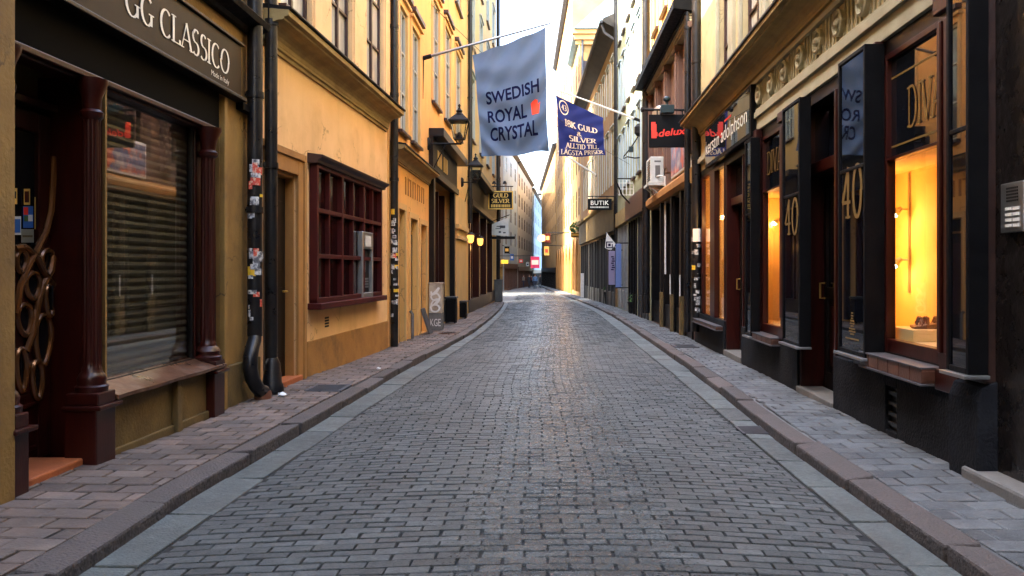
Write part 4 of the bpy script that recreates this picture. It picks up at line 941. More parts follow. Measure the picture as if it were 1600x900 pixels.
# lettering on the glass and the dark transom
def outline_letters(W, s, u0, u1, z0, z1, o, m_, par, th=.16):
    letters(serif(s, th, .06, .06), on_wall(W, u0, u1, z0, z1, o)).build('lettering', m_, par)
fr = b5
outline_letters(W5, 'DIVA', u5(1469), u5(1413), 2.36, 2.68, -.027, 'gold_dim', b5, .11)
MB().box(W5, dis[0] + .05, dis[1] - .05, 2.26, 2.275, -.0275, -.024).box(W5, dis[0] + .05, dis[1] - .05, 2.80, 2.815, -.0275, -.024).build('gold_line', 'gold_dim', b5)
outline_letters(W5, 'DIVA', win2[0] + .12, win2[1] - .12, 2.50, 2.80, -.027, 'gold_dim', b5, .11)
# dark red pilasters
for fa, ne, zb in ((1347, 1383, .50), (1173, 1191, .46), (1226, 1250, .5), (1478, 1512, .5)):
    a, b = SP(fa, ne); m = MB(); m.box(W5, a, b, zb, 3.12, .0, .05); w_ = (b - a)
    for k in range(3): c = a + w_ * (k + .5) / 3; m.box(W5, c - w_ * .09, c + w_ * .09, zb + .25, 2.95, .05, .075)
    m.box(W5, a - .015, b + .015, zb, zb + .14, .0, .07); m.box(W5, a - .015, b + .015, 3.0, 3.12, .0, .085)
    m.build('pilaster', 'wood_red', b5, .008)
# projecting glazed showcases
def showcase(fa, ne, z0, z1, label, txt=None, tz=None, crest=False):
    o0, o1 = .05, .17
    if fa in (1309, 1165): o0 = .01
    a, b = SP(fa, ne, o1); t = thing('showcase', label, 'showcase', W5.P((a + b) / 2, z0, o1)); f = .035
    m = MB(); m.box(W5, a, a + f, z0, z1, o0, o1); m.box(W5, b - f, b, z0, z1, o0, o1); m.box(W5, a + f, b - f, z1 - f, z1, o0, o1); m.box(W5, a + f, b - f, z0, z0 + f, o0, o1); m.box(W5, a + f, b - f, z0 + f, z1 - f, o0, o0 + .02)
    m.box(W5, a + f, b - f, z0 + .62 * (z1 - z0) - .02, z0 + .62 * (z1 - z0) + .01, o0 + .02, o1 - .004)
    m.build('case', 'black_paint', t, .005)
    MB().box(W5, a + f - .005, b - f + .005, z0 + f - .005, z1 - f + .005, o1 - .02, o1 - .014).build('pane', 'sign_glass', t)
    MB().box(W5, a - .02, b + .02, z0 - .025, z0 - .002, o0, o1 + .035).build('ledge', 'aluminium', t, .004)
    if txt: letters(serif(txt, .15, .07, .10), on_wall(W5, a + .07, b - .07, tz[0], tz[1], o1 - .0135), .003).build('lettering', 'gold_dim', t)
    if crest:
        c = (a + b) / 2; m = MB(); zz = z0 + .16
        for k in range(9):
            r_ = .09 * (1 - k / 10); m.box(W5, c - r_ * (.5 + .5 * abs(math.sin(k * 2.1))), c + r_ * (.5 + .5 * abs(math.sin(k * 2.1))), zz + k * .022, zz + k * .022 + .012, o1 - .0135, o1 - .011)
        m.box(W5, c - .15, c + .15, zz - .04, zz - .028, o1 - .0135, o1 - .011)
        m.build('crest', 'gold_dim', t)
showcase(1309, 1351, .60, 3.10, 'wide glazed showcase lettered 40 with a gold crest, between the shoe-shop door and red pilaster', '40', (1.72, 2.18), True)
showcase(1222, 1249, .52, 3.06, 'narrower glazed showcase lettered 40 beside the amber window', '40', (1.66, 2.06))
showcase(1478, 1513, .68, 3.06, 'tall dark glazed showcase right of the bright shoe window')
showcase(1164, 1173, .45, 3.0, 'slim glazed showcase between the two shop doors near the blue-lettered sign')
# shop doors
def shop_door(hole, z1, label_mat, dep):
    a, b = hole; m = MB(); z0 = gz(8) + KH + .05; o0, o1 = -dep + .02, -dep + .07
    m.box(W5, a + .01, a + .13, z0, 2.30, o0, o1); m.box(W5, b - .13, b - .01, z0, 2.30, o0, o1); m.box(W5, a + .13, b - .13, z0, z0 + .16, o0, o1); m.box(W5, a + .13, b - .13, 2.18, 2.30, o0, o1); m.box(W5, a + .13, b - .13, 1.0, 1.12, o0, o1); m.box(W5, a + .13, b - .13, z0 + .16, 1.0, o0, o1 - .025)
    d = m.build('door', 'wood_dark', b5, .006); w_ = b - a - .26
    for k in (.25, .75): MB().box(W5, a + .13 + w_ * k - w_ * .17, a + .13 + w_ * k + w_ * .17, z0 + .24, .92, o1 - .025, o1 - .01).build('panel', 'wood_red', d, .01)
    MB().box(W5, a + .12, b - .12, 1.11, 2.19, o0 + .02, o0 + .028).build('pane', 'sign_glass', d)
    MB().tube([W5.P(b - .07, 1.0, o1), W5.P(b - .07, 1.0, o1 + .05), W5.P(b - .07, 1.16, o1 + .05), W5.P(b - .07, 1.16, o1)], .011, 8).build('handle', 'gold', d, smooth=True)
    f = MB(); f.box(W5, a + .005, b - .005, 2.301, 2.42, -dep + .01, -.05); f.box(W5, a + .005, a + .06, 2.42, z1 - .01, o0, o1); f.box(W5, b - .06, b - .005, 2.42, z1 - .01, o0, o1); f.box(W5, a + .06, b - .06, z1 - .07, z1 - .01, o0, o1)
    tr = f.build('transom', 'wood_red', b5, .006)
    MB().box(W5, a + .05, b - .05, 2.41, z1 - .06, -.14, -.132).build('pane', 'sign_glass', tr)
    MB().box(W5, a + .0, a + .05, z0, z1, -dep + .07, .02).box(W5, b - .05, b, z0, z1, -dep + .07, .02).build('door_frame', 'wood_red', b5, .008)
shop_door(door1, 3.0, 0, .30); shop_door(door2, 2.95, 0, .26)
# the far window of the shop: pale yellow light behind, split by a wooden post
a, b = win3
f = MB().box(W5, a, a + .05, .42, 3.02, -.06, .012).box(W5, b - .05, b, .42, 3.02, -.06, .012).box(W5, a + .05, b - .05, .42, .50, -.06, .012).box(W5, u5(1113), u5(1122) - 0 if False else u5(1113) - .0, .5, 3.0, -.06, .0).build('display_window', 'wood_red', b5, .004) if False else None
m = MB(); m.box(W5, a, a + .05, .42, 3.02, -.06, .012); m.box(W5, b - .05, b, .42, 3.02, -.06, .012); m.box(W5, a + .05, b - .05, .42, .50, -.06, .012); m.box(W5, a + .05, b - .05, 2.97, 3.02, -.06, .012); m.box(W5, *SP(1112, 1119), .50, 2.97, -.06, .03)
f = m.build('display_window', 'wood_red', b5, .004)
MB().box(W5, a + .04, b - .04, .49, 2.98, -.034, -.028).build('pane', 'glass_clear', f)
m = MB(); m.box(W5, a, a + .006, .44, 3.02, -.50, -.062); m.box(W5, b + .5, b + .506, .44, 3.02, -.50, -.062); m.box(W5, a + .006, b + .5, .44, 3.02, -.51, -.50); m.box(W5, a + .006, b + .5, .40, .44, -.50, -.062); m.box(W5, a + .006, b + .5, 3.02, 3.03, -.50, -.062); m.box(W5, b, b + .5, .44, 3.02, -.064, -.0625)
m.build('display_lining', 'display_cream', f)
spot('lit spot lamp in the pale far window under the blue-lettered shop sign', (a + b) / 2 + .5, 2.3, -.42, 3.5)
# shop sign with thin pale lettering
c0, c1 = SP(1101, 1172, .12); t = thing('shop_sign', 'dark glass shop sign with thin pale lettering under the cornice', 'sign', W5.P((c0 + c1) / 2, 3.06, .1))
m = MB(); m.box(W5, c0, c1, 3.06, 3.74, .04, .11)
m.build('board', 'black_paint', t, .006)
MB().box(W5, c0 + .05, c1 - .05, 3.11, 3.69, .111, .117).build('pane', 'sign_glass', t)
letters(sans('kerstin adolphson', 1.0, -.004), on_wall(W5, c0 + .18, c1 - .12, 3.20, 3.50, .118), .004).build('lettering', 'letter_white', t)
MB().box(W5, c0 + 1.2, c0 + 1.7, 3.55, 3.58, .1185, .121).build('small_print', 'letter_red', t)

# ---- near dark house at the right edge
W6 = Wall(2.62, -4, 2.66, 5.17); u6 = W6.u
b6 = thing('building', 'dark house at the right edge with brown fluted pilaster and black stone portal', 'building', (2.65, 2, gz(2)))
pr = (u6(1620), u6(1566))
facade(W6, 0, W6.len, -.2, 9.5, [(pr[0] - 1.0, pr[1] - .35, -.05, 2.8, .5), (3, 5, .8, 2.9, .3), (2.5, 4, 4.2, 6.2, .2), (6, 7.5, 4.2, 6.2, .2)]).build('wall', 'granite_black', b6)
m = MB(); q0, q1 = u6(1556), u6(1514); m.box(W6, q0, q1, .62, 4.6, -.01, .07); w_ = q1 - q0
for k in range(4): c = q0 + w_ * (k + .5) / 4; m.box(W6, c - .028, c + .028, .75, 4.5, .06, .10)
m.build('pilaster', 'brown_stone', b6, .014)
MB().prism(W6, [(-.01, -.1), (.12, -.1), (.12, .52), (.09, .60), (-.01, .64)], q0 - .02, q1 + .02).build('pilaster_base', 'dark_plinth', b6, .012)
MB().box(W6, pr[0] - 1.0, pr[1] - .35, 0, 2.75, -.49, -.42).build('door', 'wood_dark', b6)
z = gz(4.6) + KH
MB().box(W6, pr[0] - 1.2, u6(1536), -.1, z + .07, -.3, .14).build('doorstep', 'concrete', b6, .02)
t = thing('intercom_panel', 'steel intercom panel with speaker grille and name buttons on black stone', 'intercom', W6.P(u6(1585), 1.52, .0))
i0, i1 = u6(1605), u6(1569); m = MB().box(W6, i0, i1, 1.515, 1.80, -.01, .022); m.build('plate', 'aluminium', t, .006)
m = MB()
for r_ in range(5):
    for c in range(6): m.box(W6, i0 + .05 + c * .02, i0 + .062 + c * .02, 1.69 + r_ * .018, 1.70 + r_ * .018, .0225, .024)
m.build('grille', 'sign_black', t)
for r_ in range(4):
    for c in (0, 1): MB().box(W6, i0 + .035 + c * .075, i0 + .095 + c * .075, 1.545 + r_ * .032, 1.563 + r_ * .032, .0225, .027).build('button', 'white_paint', t)
# ---- the pair of pipes and the notice
dp = drainpipe('thick black drainpipe in front of the brown house, with stickers and a white paper notice', (2.77, 15.0), .082, 11, .15, None, (1.2, 3.4, 5.2))
stickers(dp, (2.77, 15.0), .082, (.5, 1.9), 22, (.4, 1.2), ('sticker_white',) * 9 + ('sticker_yellow',))
MB().bx(2.69, 2.83, 14.90, 14.905, 1.83, 2.07).build('notice', 'paper_white', dp)
drainpipe('slimmer black drainpipe just behind the thick one on the right', (2.70, 15.55), .06, 11, .1, None, (2.6, 6))

# ---- brown pilastered house
W7 = Wall(2.87, 15.5, 2.9, 22.5); u7 = W7.u
b7 = thing('building', 'brown pilastered house with a deep black canopy above the shop doors', 'building', (2.88, 19, gz(19)))
wi = [(.5 + 1.65 * k, 1.25 + 1.65 * k, 3.9, 6.0, .25) for k in range(4)]
wo = [(.6 + 1.65 * k, 1.5 + 1.65 * k, 7.7, 9.6, .14) for k in range(4)]
shops = [(.30, 1.3, -.1, 2.95, .4), (1.75, 2.7, -.1, 2.95, .4), (3.0, 4.4, -.1, 2.95, .4), (4.8, 6.7, -.1, 2.95, .4)]
facade(W7, 0, W7.len, -.3, 6.55, wi + shops, back=6).build('wall', 'brown_wall', b7)
facade(W7, 0, W7.len, 6.55, 12, wo, back=6).build('upper_wall', 'orange_wall', b7)
for a, b, c, e, d in wi: window(W7, b7, a + .01, b - .01, c + .01, e - .01, .23, 2, 2, 'brown_wall', 'pane_dark', .06)
for a, b, c, e, d in wo: window(W7, b7, a + .01, b - .01, c + .01, e - .01, .12, 2, 3, 'white_plaster', 'pane_sky', .06, casing=(.1, 'pale_orange'), sill='window_brown')
m = MB()
for k in range(5):
    c = .12 + 1.65 * k; m = MB(); m.box(W7, c - .1, c + .26, 3.6, 6.2, -.01, .10); m.box(W7, c - .03, c + .05, 3.7, 6.1, .09, .14); m.box(W7, c + .11, c + .19, 3.7, 6.1, .09, .14); m.box(W7, c - .14, c + .30, 6.0, 6.12, .0, .18); m.build('pilaster', 'brown_wall', b7, .012)
m = MB()
for k in range(3): m.box(W7, 0, W7.len, 6.14 + .05 * k, 6.17 + .05 * k, -.01, .14 + .03 * k)
m.build('moulding', 'cream_grey', b7)
MB().prism(W7, [(-.01, 6.30), (.46, 6.36), (.46, 6.52), (.42, 6.55), (-.01, 6.75)], -.05, W7.len + .05).prism(W7, [(-.01, 6.22), (.24, 6.26), (.24, 6.31), (-.01, 6.298)], 0, W7.len).build('canopy', 'black_paint', b7, .006)
MB().prism(W7, [(-.01, 2.98), (.12, 2.98), (.20, 3.06), (.20, 3.2), (.10, 3.3), (-.01, 3.3)], 0, W7.len).build('shop_cornice', 'orange_stone', b7, .006)
for k, (a, b, c, e, d) in enumerate(shops):
    m = MB(); m.box(W7, a + .01, a + .12, -.1, 2.94, -.35, .04); m.box(W7, b - .12, b - .01, -.1, 2.94, -.35, .04); m.box(W7, a + .12, b - .12, -.1, .45, -.3, .0); m.box(W7, a + .12, b - .12, 2.3, 2.38, -.3, -.2)
    f = m.build('shopfront', ['wood_dark', 'black_paint', 'wood_dark', 'black_paint'][k], b7, .008)
    MB().box(W7, a + .1, b - .1, .45, 2.94, -.34, -.33).build('pane', 'pane_dark', f)
m = MB()
for c in (1.45, 2.80, 4.55): MB().box(W7, c - .09, c + .09, -.2, .75, -.01, .10).build('pier_base', 'mustard_dark', b7, .01)
m = MB()
for c in (1.5, 2.84, 4.6): MB().box(W7, c - .14, c + .05, .75, 2.98, -.01, .09).build('pier', 'wood_dark', b7, .01)
m = MB()
for a in (1.33, 2.72): MB().box(W7, a, a + .03, .75, 1.2, .1, .12).build('notice_plate', 'white_paint', b7)
# poster box
a, b = sorted((u7(1083), u7(1058))); t = thing('poster_case', 'wall poster case with a faded red and blue picture behind the black pipes', 'poster', W7.P((a + b) / 2, 3.32, .1))
MB().box(W7, a, b, 3.32, 4.12, .005, .14).build('case', 'white_paint', t, .02)
MB().box(W7, a + .06, b - .06, 3.38, 4.06, .141, .145).build('poster', 'poster', t)
# air conditioner
a = 4.35; t = thing('air_conditioner', 'white outdoor air conditioner unit on a wall shelf below the black hanging sign', 'air conditioner', W7.P(a + .4, 3.4, .2))
MB().box(W7, a, a + .85, 3.47, 4.12, .02, .36).build('casing', 'ac_white', t, .02)
m = MB(); m.box(W7, a - .006, a - .001, 3.98, 4.02, .10, .26); m.box(W7, a - .006, a - .001, 3.60, 3.9, .12, .24); m.build('side_panel', 'concrete', t, .003)
m = MB()
for k in range(9): m.box(W7, a + .08, a + .6, 3.54 + .06 * k, 3.565 + .06 * k, .361, .37)
m.build('fan_grille', 'steel_dark', t)
MB().box(W7, a - .05, a + .9, 3.40, 3.468, .0, .42).tube([W7.P(a + .1, 3.4, .38), W7.P(a + .1, 3.1, .02)], .02, 6).tube([W7.P(a + .75, 3.4, .38), W7.P(a + .75, 3.1, .02)], .02, 6).build('shelf', 'ac_white', t)
MB().tube([W7.P(a - .01, 3.62, .2), W7.P(a - .12, 3.63, .16), W7.P(a - .2, 3.6, .03), W7.P(a - .22, 3.2, .02), W7.P(a - .22, 1.2, .02)], .022, 8).build('hose', 'white_paint', t, smooth=True)
# round dish-like mirror lamp on the brown wall
c = W7.P(3.2, 4.95, .32)
t = thing('round_mirror', 'round convex mirror on a bracket on the brown wall', 'mirror', c)
m = MB(); ax = Vector((-.75, -.66, 0)).normalized(); tx = Vector((.66, -.75, 0)).normalized(); seg = 20
rings = [(.0, .05), (.10, .04), (.17, .015), (.19, 0), (.19, -.02), (.0, -.04)]
vs = [c + ax * h + (tx * math.cos(2 * math.pi * k / seg) + Vector((0, 0, 1)) * math.sin(2 * math.pi * k / seg)) * r for r, h in rings for k in range(seg)]
m.add(vs, [(i * seg + k, i * seg + (k + 1) % seg, (i + 1) * seg + (k + 1) % seg, (i + 1) * seg + k) for i in range(len(rings) - 1) for k in range(seg)])
m.build('dish', 'aluminium', t, smooth=True); MB().tube([c - ax * .03, W7.P(3.2, 4.95, .0)], .018, 6).build('arm', 'black_metal', t)

# ---- pale green house
W8 = Wall(2.9, 22.6, 2.85, 33.0); u8 = W8.u
b8 = thing('building', 'tall pale green-yellow house with rows of narrow windows on the right', 'building', (2.88, 28, gz(28)))
ws = [(.7 + 1.62 * k, 1.45 + 1.62 * k, z0, z1, .08) for k in range(6) for z0, z1 in ((4.4, 6.5), (7.4, 9.4), (10.3, 12.2), (13, 14.6))]
sh = [(.5, 2.9, -.2, 3.0, .35), (3.4, 5.8, -.2, 3.0, .35), (6.3, 9.8, -.2, 3.0, .35)]
facade(W8, 0, W8.len, -.5, 16, ws + sh).build('wall', 'pale_green', b8)
for a, b, c, e, d in ws: window(W8, b8, a + .01, b - .01, c + .01, e - .01, .062, 2, 3, 'pale_green', 'pane_dark', .06, sill='window_brown', casing=(.09, 'white_plaster'))
for k, (a, b, c, e, d) in enumerate(sh):
    m = MB(); 
    for j in range(4): q = a + (b - a - .1) * j / 3; m.box(W8, q, q + .1, -.2, 2.99, -.3, .04)
    m.box(W8, a + .1, b - .1, -.2, .5, -.28, .0)
    f = m.build('shopfront', ['steel_dark', 'black_paint', 'aluminium'][k], b8, .008)
    MB().box(W8, a + .05, b - .05, .5, 2.99, -.33, -.30).build('pane', 'pane_dark', f)
MB().box(W8, .2, 6.0, 3.05, 3.75, -.01, .14).build('fascia', 'sill_tile', b8, .01)
MB().box(W8, 6.2, W8.len, 3.05, 3.6, -.01, .10).build('fascia', 'cornice_buff', b8, .01)
drainpipe('black drainpipe at the near edge of the pale green house', (2.72, 22.3), .11, 16, .1, None, (3, 7, 10))
drainpipe('black drainpipe between the pale green house and the low-eaved orange house', (2.82, 33.1), .12, 16, 1.5, None, (4, 8))

# ---- orange house with low overhanging eaves
W9 = Wall(2.85, 33.2, 2.15, 53.0); u9 = W9.u
b9 = thing('building', 'orange-beige house with deep overhanging eaves and an olive shop fascia', 'building', (2.5, 43, gz(43)))
ws = [(1.0 + 1.9 * k, 2.0 + 1.9 * k, z0, z1, .08) for k in range(9) for z0, z1 in ((5.0, 7.4), (8.4, 10.4))]
sh = [(.6 + 3.2 * k, 3.3 + 3.2 * k, -.4, 2.85, .4) for k in range(6)]
facade(W9, 0, W9.len, -.8, 11.6, ws + sh).build('wall', 'tan_wall', b9)
for a, b, c, e, d in ws: window(W9, b9, a + .01, b - .01, c + .01, e - .01, .062, 2, 3, 'cornice_buff', 'pane_dark', .06, casing=(.1, 'cream_plaster'))
MB().prism(W9, [(-.02, 11.2), (.15, 11.35), (.45, 11.5), (.6, 11.6), (.6, 11.72), (-3.5, 13.6), (-3.5, 11.6), (-.02, 11.6)], -.1, W9.len - .05).build('roof', 'roof_dark', b9)
MB().tube([W9.P(0, 11.62, .66), W9.P(W9.len, 11.62, .66)], .07, 8).tube([W9.P(.2, 11.6, .64), W9.P(.2, 11.2, .5), W9.P(.1, 10.9, .12)], .06, 8).build('gutter', 'lead_grey', b9, smooth=True)
MB().box(W9, 0, W9.len - .3, 2.95, 4.15, -.02, .16).build('fascia', 'mustard_dark', b9, .01)
MB().prism(W9, [(-.02, 4.15), (.3, 4.2), (.34, 4.3), (-.02, 4.45)], 0, W9.len - .2).build('fascia_cornice', 'cornice_buff', b9)
for k, (a, b, c, e, d) in enumerate(sh):
    m = MB()
    for j in range(3): q = a + (b - a - .12) * j / 2; m.box(W9, q, q + .12, -.5, 2.84, -.3, .05)
    m.box(W9, a + .1, b - .1, -.5, .35, -.3, .02)
    f = m.build('shopfront', 'steel_dark', b9, .008)
    MB().box(W9, a + .05, b - .05, .35, 2.84, -.36, -.32).build('pane', ['pane_dark', 'pane_curtain_reflect', 'pane_dark'][k % 3], f)

# ================================================================== FLAGS, HANGING SIGNS
class Cloth:
    def __init__(s, c, y, amp, swag, yslope=0.0): s.c = c; s.y = y; s.amp = amp; s.swag = swag; s.ys = yslope
    def edge(s, u, v):                               # v = 0 top, 1 bottom; c = top-left, top-right, bottom-right, bottom-left (x, z)
        (ax, az), (bx, bz), (cx, cz), (dx, dz) = s.c
        x = (ax * (1 - u) + bx * u) * (1 - v) + (dx * (1 - u) + cx * u) * v
        z = (az * (1 - u) + bz * u) * (1 - v) + (dz * (1 - u) + cz * u) * v
        return x, z
    def P(s, u, v, lift=0.0):
        x, z = s.edge(u, v); t = 2 * u - 1
        q = v * s.swag + .9 * t * t * (v + .12) - .25 * t * v
        d = s.amp * (.30 + 1.0 * v) * math.sin(q * 6.283) * (1 - .55 * abs(t) ** 3) + s.amp * .5 * math.sin(u * 17 + v * 5 + 2.2 * v * v) * (.25 + .4 * (1 - v)) + s.amp * .35 * math.sin((u * .7 + v) * 23)
        dz = -.022 * math.sin(u * math.pi) * (1 - v) + .020 * math.sin(u * 8 + 1) * v; dx = .03 * math.sin(v * math.pi) * (1 - 2 * u) + .010 * math.sin(v * 9 + u * 4)
        return Vector((x + dx, s.y + s.ys * (x - s.c[0][0]) + d - lift, z + dz))
    def mesh(s, nu=70, nv=90):
        m = MB(); vs = [s.P(i / nu, j / nv) for j in range(nv + 1) for i in range(nu + 1)]
        return m.add(vs, [(j * (nu + 1) + i, j * (nu + 1) + i + 1, (j + 1) * (nu + 1) + i + 1, (j + 1) * (nu + 1) + i) for j in range(nv) for i in range(nu)])
def dense(txt, lim):
    """Cut lettering finely enough to follow folds."""
    vs, fs = txt; bm = bmesh.new(); bv = [bm.verts.new((x, y, 0)) for x, y in vs]
    for f in fs:
        try: bm.faces.new([bv[i] for i in f])
        except ValueError: pass
    for _ in range(5):
        e = [x for x in bm.edges if x.calc_length() > lim]
        if not e: break
        bmesh.ops.triangulate(bm, faces=bm.faces); e = [x for x in bm.edges if x.calc_length() > lim]
        bmesh.ops.subdivide_edges(bm, edges=e, cuts=1)
    bmesh.ops.triangulate(bm, faces=bm.faces); bm.verts.index_update()
    r = [(v.co.x, v.co.y) for v in bm.verts], [tuple(v.index for v in f.verts) for f in bm.faces]; bm.free(); return r
def cloth_text(cl, txt, u0, u1, v0, v1, m, par, name='lettering', lift=.007):
    vs, fs = dense(txt, .05)
    MB().add([cl.P(u0 + (u1 - u0) * x, v1 + (v0 - v1) * y, lift) for x, y in vs], fs).build(name, m, par)
def serif_flat(s, *a):                                # overlapping serif strokes, each stroke a hair apart in lift
    return serif(s, *a)
def px_xz(px, py, y): return ((px - CX) * y / F, H - (py - CY) * y / F)

Yf = 17.8
t = thing('flag', 'large grey-blue hanging flag reading SWEDISH ROYAL CRYSTAL with a red crown', 'flag', (-.9, Yf, 3.8))
cl = Cloth([px_xz(738, 86, Yf), px_xz(853, 43, Yf), px_xz(858, 237, Yf), px_xz(752, 246, Yf)], Yf, .060, 3.4)
MB_ = cl.mesh().build('cloth', 'flag_blue', t, smooth=True)
for s_, u0, u1, v0, v1 in (('SWEDISH', .13, .89, .395, .510), ('ROYAL', .13, .70, .570, .690), ('CRYSTAL', .14, .86, .735, .860)):
    cloth_text(cl, sans(s_, 1.0, .024), u0, u1, v0, v1, 'letter_navy', t)
crown = ([(.12, 0), (.88, 0), (1, .78), (.78, .66), (.74, .92), (.60, .74), (.5, 1), (.40, .74), (.26, .92), (.22, .66), (0, .78)], [(0, 1, 2, 3, 4, 5, 6, 7, 8, 9, 10)])
cloth_text(cl, crown, .76, .90, .555, .685, 'flag_crown', t, 'crown_emblem')
(bx_, bz_), (ex_, ez_) = px_xz(660, 91, Yf), px_xz(860, 36, Yf)
p = thing('flagpole', 'long pale flagpole slanting from the orange house, carrying the grey-blue flag', 'flagpole', (bx_, Yf, bz_))
MB().tube([(bx_, Yf, bz_), (ex_, Yf, ez_)], [.034, .022], 12).build('pole', 'aluminium', p, smooth=True)
MB().tube([(bx_ - .06, Yf, bz_ - .02), (bx_ + .2, Yf, bz_ + .05)], .05, 10).tube([(bx_, Yf, bz_ - .9), (bx_ + .02, Yf, bz_ - .02)], .02, 8).bx(bx_ - .03, bx_, Yf - .08, Yf + .08, bz_ - .2, bz_ + .12).build('bracket', 'black_metal', p)
m = MB()
for u in (.02, .5, .98):
    a = cl.P(u, 0); f = (a.x - bx_) / (ex_ - bx_); m.tube([a, (a.x, Yf, bz_ + (ez_ - bz_) * f)], .008, 5)
m.build('tie', 'aluminium', p)
Yg = 25.0
t = thing('flag', 'smaller navy flag with gold capitals about 18K gold and silver', 'flag', (.8, Yg, 4.8))
cl = Cloth([px_xz(868, 148, Yg), px_xz(943, 184, Yg), px_xz(946, 243, Yg), px_xz(873, 245, Yg)], Yg, .030, 1.0)
cl.mesh(50, 50).build('cloth', 'flag_navy', t, smooth=True)
for k, (s_, u0, u1, v0, v1) in enumerate((('18K GULD', .16, .86, .345, .475), ('&', .40, .51, .515, .60), ('SILVER', .23, .84, .615, .725), ('ALLTID TILL', .14, .88, .755, .855), ('LÄGSTA PRISER', .04, .97, .865, .975))):
    vs, fs = serif(s_, .19, .09, .05)
    mm = MB()
    for i, f in enumerate(fs): mm.add([cl.P(u0 + (u1 - u0) * vs[j][0], v1 + (v0 - v1) * vs[j][1], .012 + .0003 * (i % 30)) for j in f], [(0, 1, 2, 3)])
    mm.build('lettering', 'flag_cream', t)
mm = MB(); n = 26
for i in range(n):
    a, b = 2 * math.pi * i / n, 2 * math.pi * (i + 1) / n; f = lambda q, r: cl.P(.15 + r * math.cos(q), .16 + r * 1.25 * math.sin(q) + .0, .012)
    mm.quad(f(a, .085), f(b, .085), f(b, .10), f(a, .10))
vs, fs = serif('43', .2, .1)
for i, f in enumerate(fs): mm.add([cl.P(.10 + .11 * vs[j][0], .21 - .10 * vs[j][1], .012 + .0003 * i) for j in f], [(0, 1, 2, 3)])
mm.build('number_badge', 'flag_cream', t)
(bx_, bz_), (ex_, ez_) = px_xz(1001, 188, Yg), px_xz(856, 134, Yg)
p = thing('flagpole', 'pale flagpole slanting from the green house, carrying the navy flag', 'flagpole', (bx_, Yg, bz_))
MB().tube([(bx_, Yg + .06, bz_), (ex_, Yg + .06, ez_)], [.032, .022], 10).build('pole', 'white_paint', p, smooth=True)
MB().tube([(bx_ + .05, Yg + .06, bz_ - .02), (bx_ - .2, Yg + .06, bz_ + .07)], .05, 10).lathe((bx_ - .05, Yg + .06, bz_ - .5), [(.05, 0), (.14, .1), (.14, .3), (.05, .4)], 12).build('bracket', 'black_metal', p)
Yh = 42.0
(bx_, bz_), (ex_, ez_) = px_xz(934, 275, Yh), px_xz(872, 236, Yh)
p = thing('flagpole', 'bare flagpole on the orange-beige house, lower end of it below the navy flag', 'flagpole', (bx_, Yh, bz_))
MB().tube([(bx_, Yh, bz_), (ex_, Yh, ez_)], [.05, .035], 8).build('pole', 'white_paint', p, smooth=True)
MB().tube([(bx_ + .25, Yh, bz_), (bx_ - .1, Yh, bz_ + .05)], .09, 8).build('bracket', 'black_metal', p)

# black sign with red lettering on the right
ya = 15.9; x0, z1 = px_xz(1014, 182, ya); x1, z0 = px_xz(1080, 230, ya)
t = bracket_sign('hanging_sign', 'black hanging sign reading deluxe in red under a bracket rail', 'sign', x0, x1, z0, z1 + .04, ya, 2.88, 'sign_black', None, z1 + .14, .07)
letters(sans('deluxe', 1.0, .02), lambda u, v, l: Vector((x0 + .18 + (x1 - x0 - .20) * u + .03 * v, ya - l, z0 + .20 + (z1 - z0) * (.24 * v + .12 * u))), .004).build('lettering', 'letter_red', t)
m = MB()
for (a, b, c, d) in ((.05, .15, .18, .46), (.045, .13, .34, .50), (.07, .17, .22, .30)): m.bx(x0 + a, x0 + b, ya - .0045 - a * .01, ya - .001, z0 + c, z0 + d)
m.build('emblem', 'letter_red', t)
m = MB(); cx_, cz_ = px_xz(1042, 170, ya); m.bx(cx_ - .13, cx_ + .13, ya - .12, ya + .1, cz_ - .10, cz_ + .06); m.lathe((cx_, ya, cz_ + .06), [(.05, 0), (.03, .03), (.03, .07), (.075, .11), (.075, .15), (.03, .19)], 12)
m.build('lamp_head', 'steel_teal', t, .01)
MB().tube([(x0 - .12, ya + .035, z1 + .14), (x0 + .1, ya + .035, z1 + .14)], .03, 8).lathe((x0 - .12, ya + .035, z1 + .09), [(.03, 0), (.05, .05), (.03, .10)], 10).build('rail_end', 'black_metal', t)
# BUTIK
ya = 32.6; x0, z1 = px_xz(918.5, 310.5, ya); x1, z0 = px_xz(956, 328, ya)
t = bracket_sign('hanging_sign', 'dark green-black hanging sign reading BUTIK in white', 'sign', x0, x1, z0, z1, ya, 2.75, 'sign_black', None, z1 + .10, .08)
letters(sans('BUTIK', 1.05, .012), on_plate(x0 + .12, x1 - .12, z0 + .20, z1 - .08, ya), .005).build('lettering', 'letter_white', t)
m = MB(); rs = random.Random(4); x = x0 + .1
while x < x1 - .12: q = rs.uniform(.02, .05); m.bx(x, x + q, ya - .006, ya - .001, z0 + .08, z0 + .14); x += q + .02
m.build('small_print', 'letter_white', t)
# wrought-iron bracket with a little blue lantern on the green house
ya = 25.6; bx_, bz_ = px_xz(1003, 247, ya)
t = thing('iron_bracket', 'wrought-iron scroll bracket with a tiny blue lamp on the green house', 'bracket', (bx_, ya, bz_))
pts = [px_xz(q, r, ya) for q, r in ((1003, 246), (992, 247), (980, 245), (974, 248), (975, 244), (985, 232), (998, 212))]
MB().tube([(x, ya, z) for x, z in pts], .022, 6).build('scroll', 'black_metal', t, smooth=True)
lx, lz = px_xz(986, 233, ya); MB().bx(lx - .07, lx + .07, ya - .07, ya + .07, lz - .10, lz + .08).build('lamp', 'steel_teal', t, .01)
